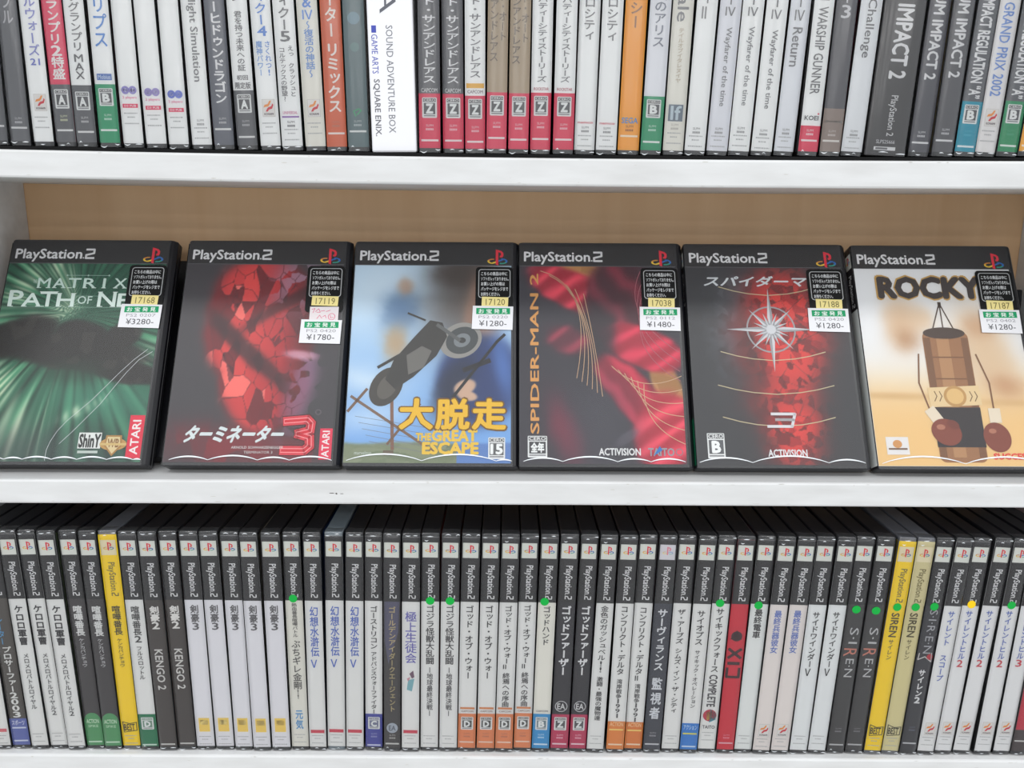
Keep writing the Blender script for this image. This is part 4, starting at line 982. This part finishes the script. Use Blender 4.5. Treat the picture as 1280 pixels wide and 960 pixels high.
# ---------------------------------------------------------------- lower row
G_LO = 'games spine-out on the bottom board'
LW = (230, 230, 229); DK = (56, 54, 58); RED = (206, 70, 90)
def foot(y=918): return ('N', y, 0)
def kero(two, lab, x, ln):
    return (x, ln, dict(bg=LW, side=(120, 140, 90) if two else (90, 90, 110), els=[('V', 'ケロロ軍曹', 756, 806, 7.4, DK, 0, .03), ('V', 'メロメロバトルロイヤル' + ('2' if two else ''), 816, 894 if two else 886, 5, (80, 80, 84)), foot(916)], label=lab))
def suiko(x, ln, lab, shell='black'):
    return (x, ln, dict(bg=LW, shell=shell, side=(60, 84, 130), els=[('V', '幻想水滸伝', 758, 821, 7.2, (84, 112, 196)), ('V', 'Ⅴ', 823, 836, 7.6, (84, 112, 196)), ('B', 912.5, 916.5, RED, -5.6, 5.6), ('N', 919, 0)], label=lab))
def kengo3(x, ln, lab):
    return (x, ln, dict(bg=(230, 229, 234), side=(196, 190, 178), els=[('V', '剣豪', 756, 778, 6.8, (96, 94, 98), 0, .02), ('V', '3', 778, 788, 6.4, (96, 94, 98)), ('B', 897.5, 914.5, (238, 208, 104), -4.2, 4.2), ('B', 900, 906, (244, 222, 140), -3, 3), ('N', 920, 0)], label=lab))
def d_mark(y, letter='D', c=(224, 138, 90)):
    return [('B', y, 990, c), ('M', letter, y + 4, y + 20, (90, 88, 88)), ('F', y + 24, (190, 120, 90)), ('W', 928, (232, 206, 190))]
def gow(x, ln, two, lab):
    if two: els = [('V', 'ゴッド・オブ・ウォーⅡ', 757, 837, 6.4, DK), ('V', '終焉への序曲', 841, 884, 6, (66, 64, 68))]
    else: els = [('V', 'ゴッド・オブ・ウォー', 757, 849, 6.6, DK)]
    return (x, ln, dict(bg=LW, els=els + [('B', 884.5, 887, (214, 140, 90), -5.6, 5.6), ('H', 888.4, 890.6, (150, 120, 110), 4.6, 0, 'CAPCOM')] + d_mark(892.5), label=lab))
def siren(x, ln, lab, doty):
    return (x, ln, dict(bg=(62, 60, 62), side=(72, 44, 52), dot=('green', doty), els=[('R', 'S·I', 786, 806, 6.8, (196, 196, 198), 1.2, -.004), ('R', 'R', 812, 822, 9.8, (206, 130, 112), .2, -.002), ('R', 'E·N', 825, 848, 6.2, (196, 196, 198), 1.0, -.004), ('F', 912, (120, 118, 124)), ('W', 933.2, (190, 190, 192))], label=lab))
def best(x, ln, c, lab, shell, sty):
    dk = (84, 74, 40)
    return (x, ln, dict(bg=c, shell=shell, side=(226, 200, 90), header=sty, dot=('green', 759), els=[('R', 'SIREN', 767, 797, 6.2, dk, 0, .02), ('V', 'サイレン', 800, 826, 4.6, (110, 98, 60)), ('L', [(-5.2, 908), (-4.8, 921.5), (5.4, 920), (5.6, 910), (0, 911), (-5.2, 908)], .6, (60, 54, 30)), ('H', 911.4, 919.4, (60, 54, 30), 4.2, -.2, 'BEST'), ('N', 924, 0)], label=lab))
def hill(x, ln, n, lab, dot=None):
    d = dict(bg=(232, 232, 233), side=(60, 56, 62), els=[('V', 'サイレントヒル', 764, 826, 6, (90, 112, 190)), ('V', n, 826, 836, 6.4, (206, 70, 84)), ('K', 905, 921), ('N', 923, 0)], label=lab)
    if dot: d['dot'] = dot
    return (x, ln, d)
LO = [
 (-410.2, -1.22, dict(bg=LW, els=[('B', 910, 914, (210, 110, 120), -5.4, 5.4), ('N', 918, 0)], label='white spine at the very end of the bottom row, beside the brown and blue one')),
 (-394.7, -1.39, dict(bg=(82, 76, 72), side=(70, 100, 160), els=[('V', 'ヒーレーター', 752, 806, 5.6, (90, 160, 210), -2), ('V', 'プロサーファー2003', 808, 897, 7.4, (226, 226, 224), 0, .03), ('B', 898, 990, (100, 112, 178)), ('H', 900, 906, (214, 218, 234), 5, 0, 'スポーツ'), ('W', 909.5, (210, 216, 232)), ('W', 925.5, (210, 216, 232))], label='dark brown spine with white kana and a blue foot, end of the bottom row')),
 kero(False, 'pale spine with bold black characters, by the brown spine with a blue foot', -379.3, -1.58),
 kero(True, 'pale spine with bold black characters, between two of the same kind', -364.1, -1.83),
 kero(True, 'pale spine with bold black characters, against the dark green-footed spine', -349.4, -1.55),
]
def bancho(x, ln, lab, y=False):
    if y: return (x, ln, dict(bg=YELLOW, shell='clear', side=(240, 200, 20), header='yellow', els=[('V', '喧嘩番長', 757, 794, 6.8, (72, 64, 40), 0, .02), ('V', 'ケンカバンチョウ', 798, 834, 4.4, (110, 96, 40)), ('L', [(-5.2, 902), (-4.8, 915), (5.4, 913), (5.6, 903), (0, 904.5), (-5.2, 902)], .6, (70, 62, 20)), ('H', 905, 913, (70, 62, 20), 4.2, -.2, 'BEST'), ('N', 919, 0)], label=lab))
    return (x, ln, dict(bg=(66, 61, 64), side=(70, 100, 70), els=[('V', '喧嘩番長', 757, 795, 7.4, (226, 226, 226), 0, .03), ('V', 'ケンカバンチョウ', 798, 834, 4.6, (200, 200, 202)), ('B', 900, 990, (84, 156, 102)), ('D', 900, 6.5, (84, 156, 102)), ('H', 899, 904, (206, 230, 206), 5, 0, 'ACTION'), ('H', 906, 909, (180, 214, 184), 4, 0, 'SPIKE'), ('W', 927, (200, 224, 204))], label=lab))
LO += [
 bancho(-334.4, -1.21, 'dark spine with white characters and a rounded green foot, next to the pale spines'),
 bancho(-319.9, -.92, 'dark spine with white characters and a rounded green foot, next to the yellow spine'),
 bancho(-305.0, -.79, 'all yellow spine in a clear case near the dark green-footed spines', True),
 (-290.0, -.65, dict(bg=LW, side=(40, 70, 56), els=[('V', '喧嘩番長2', 757, 803, 6.8, (74, 72, 74), 0, .02), ('V', 'フルスロットル', 807, 849, 4.8, (92, 90, 92)), ('B', 892, 990, (28, 124, 84)), ('M', 'D', 896, 911, (120, 150, 134)), ('W', 930, (206, 226, 214))], label='white spine with dark characters and a dark green foot, beside the yellow spine')),
]
def kengo2(x, ln, lab): return (x, ln, dict(bg=(70, 62, 60), side=(130, 76, 56), els=[('V', '剣豪', 757, 776, 7.4, (230, 228, 226), 0, .035), ('V', '2', 776, 786, 7.4, (230, 228, 226), 0, .03), ('R', 'KENGO 2', 811, 861, 6, (214, 212, 210), 0, .02), ('W', 929, (206, 204, 202))], label=lab))
LO += [
 kengo2(-274.8, -.60, 'dark brown spine with bold white title, against the dark-green-footed spine'),
 kengo2(-259.8, -.46, 'dark brown spine with bold white title, against the pale spines with yellow squares'),
 kengo3(-244.6, -.24, 'pale spine with a yellow square, first of five, against the brown spine'),
 kengo3(-228.9, -.38, 'pale spine with a yellow square, second of five from the brown spine'),
 kengo3(-213.5, -.07, 'pale spine with a yellow square, middle one of the five'),
 kengo3(-198.5, -.14, 'pale spine with a yellow square, fourth of five from the brown spine'),
 kengo3(-182.9, .24, 'pale spine with a yellow square, last of five, against the green-dotted spine'),
 (-167.5, .43, dict(bg=(228, 226, 218), dot=('green', 748), dotu=-.4, els=[('V', '熱血番長喧嘩バトル', 754, 797, 4.4, (100, 98, 96)), ('V', 'ぶちギレ金剛', 800, 862, 7.4, (96, 94, 92)), ('V', '!!', 862, 874, 5, (120, 118, 116)), ('V', '元気', 887, 912, 6.6, (70, 150, 206)), ('N', 918, 0)], label='white spine with green dot, loose grey lettering and a blue brushed sign below')),
 suiko(-153.1, .86, 'white spine with blue characters and numeral V, against the blue brushed sign spine'),
 suiko(-138.1, 1.45, 'white spine with blue characters and numeral V in a smoky clear case', 'smoke'),
 suiko(-123.0, 1.77, 'white spine with blue characters and numeral V, against the blue-footed spine'),
 (-107.5, 1.54, dict(bg=LW, els=[('V', 'ゴーストリコン', 758, 812, 6.4, DK), ('V', 'アドバンスウォーファイター', 815, 893, 5.2, (66, 64, 68)), ('B', 893, 990, (66, 70, 160)), ('M', 'C', 897, 912, (120, 124, 150)), ('F', 917, (150, 152, 200)), ('W', 932, (206, 210, 232))], label='white spine with thin dark kana and an indigo foot marked C')),
 (-92.4, 1.30, dict(bg=(66, 62, 64), side=(90, 90, 140), els=[('P', [(-6, 752), (6, 752), (5, 790), (-3, 830), (-6, 800)], (88, 86, 112)), ('V', 'ゴールデンアイ', 758, 815, 6.2, (196, 178, 130)), ('V', 'ダークエージェント', 816, 890, 5.4, (182, 166, 120)), ('D', 910, 4.6, (170, 178, 190)), ('H', 907, 913, (90, 96, 110), 2.8, 0, 'EA'), ('F', 918, (170, 168, 166)), ('W', 929.5, (210, 210, 208))], label='dark spine with golden kana and a pale round emblem near its foot')),
 (-77.6, 1.36, dict(bg=LW, els=[('V', '極上生徒会', 764, 829, 9.4, (108, 104, 184), 0, .01), ('P', [(-1, 842), (2, 838), (3, 846), (1, 848)], (120, 90, 110)), ('P', [(-2, 850), (3, 848), (1, 864), (-3, 862)], (130, 180, 190)), ('P', [(-3, 848), (0, 846), (-2, 852)], (210, 150, 160)), ('B', 912.5, 916.5, RED, -5.6, 5.6), ('N', 919, 0)], label='white spine with large violet characters and a tiny coloured figure')),
]
def kaiju(x, ln, lab): return (x, ln, dict(bg=LW, side=(190, 110, 100), dot=('green', 751), els=[('V', 'ゴジラ怪獣大乱闘', 757, 831, 7, (64, 62, 66), 0, .015), ('V', 'ー地球最終決戦ー', 834, 896, 5, (92, 90, 94)), ('N', 920, 0)], label=lab))
LO += [
 kaiju(-62.2, 1.21, 'white spine with dark characters and a green dot, next to the violet title'),
 kaiju(-46.8, 1.32, 'white spine with dark characters and a green dot, next to an orange-footed spine'),
 gow(-31.7, 1.48, False, 'white spine with thin dark kana and an orange foot, against the green-dotted spine'),
 gow(-16.2, 1.45, False, 'white spine with thin dark kana and an orange foot, shorter title, before numeral II'),
 gow(-1.2, 1.51, True, 'white spine with kana, numeral II and an orange foot, the one farther from blue foot'),
 gow(14.0, 1.42, True, 'white spine with kana, numeral II and an orange foot, against the blue-footed spine'),
 (28.8, 1.64, dict(bg=(232, 230, 222), dot=('green', 752), dotu=-2, els=[('V', 'ゴッドハンド', 758, 807, 6.4, DK), ('H', 888.4, 890.6, (120, 116, 124), 4.6, 0, 'CAPCOM'), ('B', 893, 990, (52, 150, 206)), ('M', 'B', 897, 913, (110, 130, 140)), ('F', 918, (180, 214, 232)), ('W', 931, (216, 230, 238))], label='white spine with short dark kana, a green dot and a bright blue foot')),
]
def gfather(x, ln, lab): return (x, ln, dict(bg=(44, 41, 49), els=[('V', 'ゴッドファーザー', 758, 845, 8, (230, 230, 232), 0, .035), ('O', 884, 4.9, (206, 206, 210)), ('H', 880.5, 887.5, (214, 214, 216), 3, 0, 'EA'), ('B', 894, 990, (190, 50, 92)), ('M', 'Z', 897.5, 914), ('F', 919, (226, 170, 190)), ('W', 931, (230, 206, 216))], label=lab))
LO += [
 gfather(44.2, 1.66, 'black spine with heavy white kana and a crimson foot, against the blue-footed spine'),
 gfather(59.3, 1.74, 'black spine with heavy white kana and a crimson foot, against an all-white spine'),
 (73.6, 2.02, dict(bg=LW, els=[('V', '金色のガッシュベル!!', 757, 841, 6.6, DK, 0, .012), ('V', '激闘・最強の魔物達', 846, 901, 5.4, (66, 64, 68)), ('N', 920, 0)], label='white spine packed with dark characters, beside the black crimson-footed spine')),
 (89.9, 1.72, dict(bg=LW, els=[('V', 'コンフリクト・デルタ', 757, 844, 6.2, DK), ('V', '湾岸戦争1991', 849, 898, 4.6, (80, 78, 82)), ('B', 902, 990, (224, 138, 62)), ('H', 903, 908, (240, 200, 150), 5.2, 0, 'ACTION'), ('W', 912.5, (240, 214, 120)), ('W', 931, (236, 216, 190))], label='white spine with thin dark kana and a two-tone orange foot, no numeral')),
 (104.9, 1.78, dict(bg=LW, els=[('V', 'コンフリクト・デルタⅡ', 759, 853, 6.2, DK), ('V', '湾岸戦争1991', 856, 904, 4.6, (80, 78, 82)), ('B', 904, 990, (218, 128, 56)), ('H', 905, 910, (240, 200, 150), 5.2, 0, 'ACTION'), ('W', 914.5, (240, 214, 120)), ('W', 932, (236, 216, 190))], label='white spine with kana, numeral II and a two-tone orange foot, by the dark blue spine')),
 (120.1, 1.83, dict(bg=(62, 64, 76), header='pale', side=(130, 40, 60), els=[('V', 'サーヴィランス', 761, 839, 8, (226, 228, 232), 0, .03), ('V', '監視者', 846, 901, 8.4, (216, 218, 224), 0, .03), ('F', 916, (150, 150, 158)), ('W', 931, (206, 206, 212))], label='dark blue-grey spine with heavy white characters and a faded logo')),
 (135.5, 1.72, dict(bg=LW, els=[('V', 'ザ・アーブズ', 762, 806, 6.4, DK), ('V', 'シムズ・イン・ザ・シティ', 811, 893, 5.8, (62, 60, 64)), ('N', 921, 0)], label='white spine with a long column of kana, between dark blue and blue-footed spines')),
 (150.3, 1.99, dict(bg=LW, els=[('V', 'サイオプス', 763, 807, 6.8, DK), ('V', 'サイキック・オペレーション', 813, 886, 4.4, (92, 90, 94)), ('B', 905, 990, (52, 130, 208)), ('H', 907, 913, (190, 220, 240), 5.4, 0, 'アクション'), ('W', 918, (226, 220, 90)), ('W', 934, (206, 224, 240))], label='white spine with a short bold title and a blue foot with a yellow line')),
 (165.4, 2.00, dict(bg=LW, dot=('green', 754.5), dotu=-1, els=[('V', 'サイキックフォース', 761, 842, 6.8, DK), ('R', 'COMPLETE', 845, 885, 6.4, (84, 82, 86), 0, .03), ('D', 896, 5.4, (190, 60, 80)), ('P', [(0, 888), (5, 893), (5, 901), (0, 905)], (70, 170, 190)), ('P', [(-3, 892), (1, 890), (2, 900), (-2, 902)], (226, 190, 90)), ('H', 908.5, 912.5, (96, 94, 100), 5, 0, 'TAITO'), ('N', 917, 0)], label='white spine with green dot and a multicoloured disc near its foot')),
 (180.6, 1.86, dict(bg=(208, 32, 58), side=(190, 40, 60), els=[('D', 796, 4.4, (74, 24, 36)), ('P', [(-5, 800), (4.5, 800), (0, 788)], (74, 24, 36)), ('L', [(-5, 812), (4.6, 823)], 2.4, (66, 22, 34)), ('L', [(-5, 823), (4.6, 812)], 2.4, (66, 22, 34)), ('B', 828, 832, (66, 22, 34), -5.2, 4.6), ('L', [(4.6, 836), (4.6, 847), (-5, 847), (-5, 836)], 2.2, (66, 22, 34)), ('F', 919, (226, 130, 150)), ('W', 930, (226, 170, 184))], label='bright red spine with big black shapes, the only red one on the bottom row')),
 (195.4, 2.21, dict(bg=(230, 232, 231), side=(190, 190, 186), dot=('green', 757), dotu=-1, els=[('V', '最終電車', 762, 799, 6.6, DK, 0, .02), ('N', 921, 0)], label='white spine with a short black title and a green dot, beside the red spine')),
]
def heiki(x, ln, lab): return (x, ln, dict(bg=(232, 225, 222), side=(190, 186, 180), els=[('V', '最終兵器彼女', 763, 817, 6.2, (100, 124, 198)), ('K', 906, 922), ('N', 924, 0)], label=lab))
def side_w(x, ln, lab): return (x, ln, dict(bg=(232, 234, 235), side=(96, 60, 62), els=[('V', 'サイドワインダー', 765, 835, 6, DK), ('V', 'Ⅴ', 835, 847, 6.6, DK), ('N', 921, 0)], label=lab))
LO += [
 heiki(210.1, 2.42, 'pinkish white spine with blue characters, next to the green-dotted white spine'),
 heiki(225.2, 2.55, 'pinkish white spine with blue characters, next to the plain white kana spine'),
 side_w(240.9, 2.34, 'white spine with black kana and numeral V, next to the pinkish spine'),
 side_w(256.0, 2.68, 'white spine with black kana and numeral V, next to a black spine'),
 siren(272.0, 2.38, 'black spine with spaced thin white capitals and green dot, next to a white spine', 762.5),
 siren(287.2, 2.62, 'black spine with spaced thin white capitals and green dot, next to the yellow spine', 764),
 best(302.3, 3.01, YELLOW, 'all yellow spine in a clear case with a green dot, beside the cream one', 'clear', 'yellow'),
 best(316.7, 3.05, (218, 208, 158), 'cream spine in a clear case with a green dot, beside the yellow one', 'clear', 'cream'),
 (331.6, 3.02, dict(bg=(54, 53, 60), dot=('green', 758.5), els=[('R', 'S·I·R·E·N', 763, 818, 6.4, (176, 176, 182), .8, -.004), ('L', [(5, 817), (5.6, 828), (0, 822), (-5.4, 826), (-5, 818)], .8, (220, 214, 214)), ('D', 822, 2.6, (190, 40, 60), 4), ('V', 'サイレン2', 838, 881, 5.8, (226, 226, 228), 0, .04), ('F', 910, (90, 92, 110)), ('W', 931, (196, 196, 200))], label='black spine with a red smear, bold white kana and a green dot')),
 (345.9, 3.24, dict(bg=(232, 232, 232), els=[('V', 'サイレント', 764, 808, 6, (90, 112, 190)), ('V', 'スコープ', 819, 853, 6, (90, 112, 190)), ('K', 905, 921), ('N', 923, 0)], label='white spine with blue kana in two words, beside the black spine with the red smear')),
 hill(360.9, 3.05, '2', 'white spine with blue kana, red numeral 2 and a yellow dot', ('yellow', 756)),
 hill(376.1, 3.57, '2', 'white spine with blue kana, red numeral 2 and no dot'),
 hill(393.4, 2.70, '2', 'white spine with blue kana, red numeral 2 and a green dot', ('green', 757)),
 hill(409.5, 2.41, '3', 'white spine with blue kana and red numeral 3 near the end of the bottom row'),
 (423.9, 2.44, dict(bg=(70, 58, 60), side=(180, 60, 76), els=[('B', 860, 915, (196, 44, 70), -6.4, 6.4), ('W', 929, (206, 204, 202))], label='dark spine with a red patch at the far end of the bottom row')),
]
for x, ln, sp in LO:
    spine_case(fixh(sp), x, ln, v_low, 0.0, T_low, sp.get('header', 'black'), G_LO, scale=fullness(LO, x, ln))
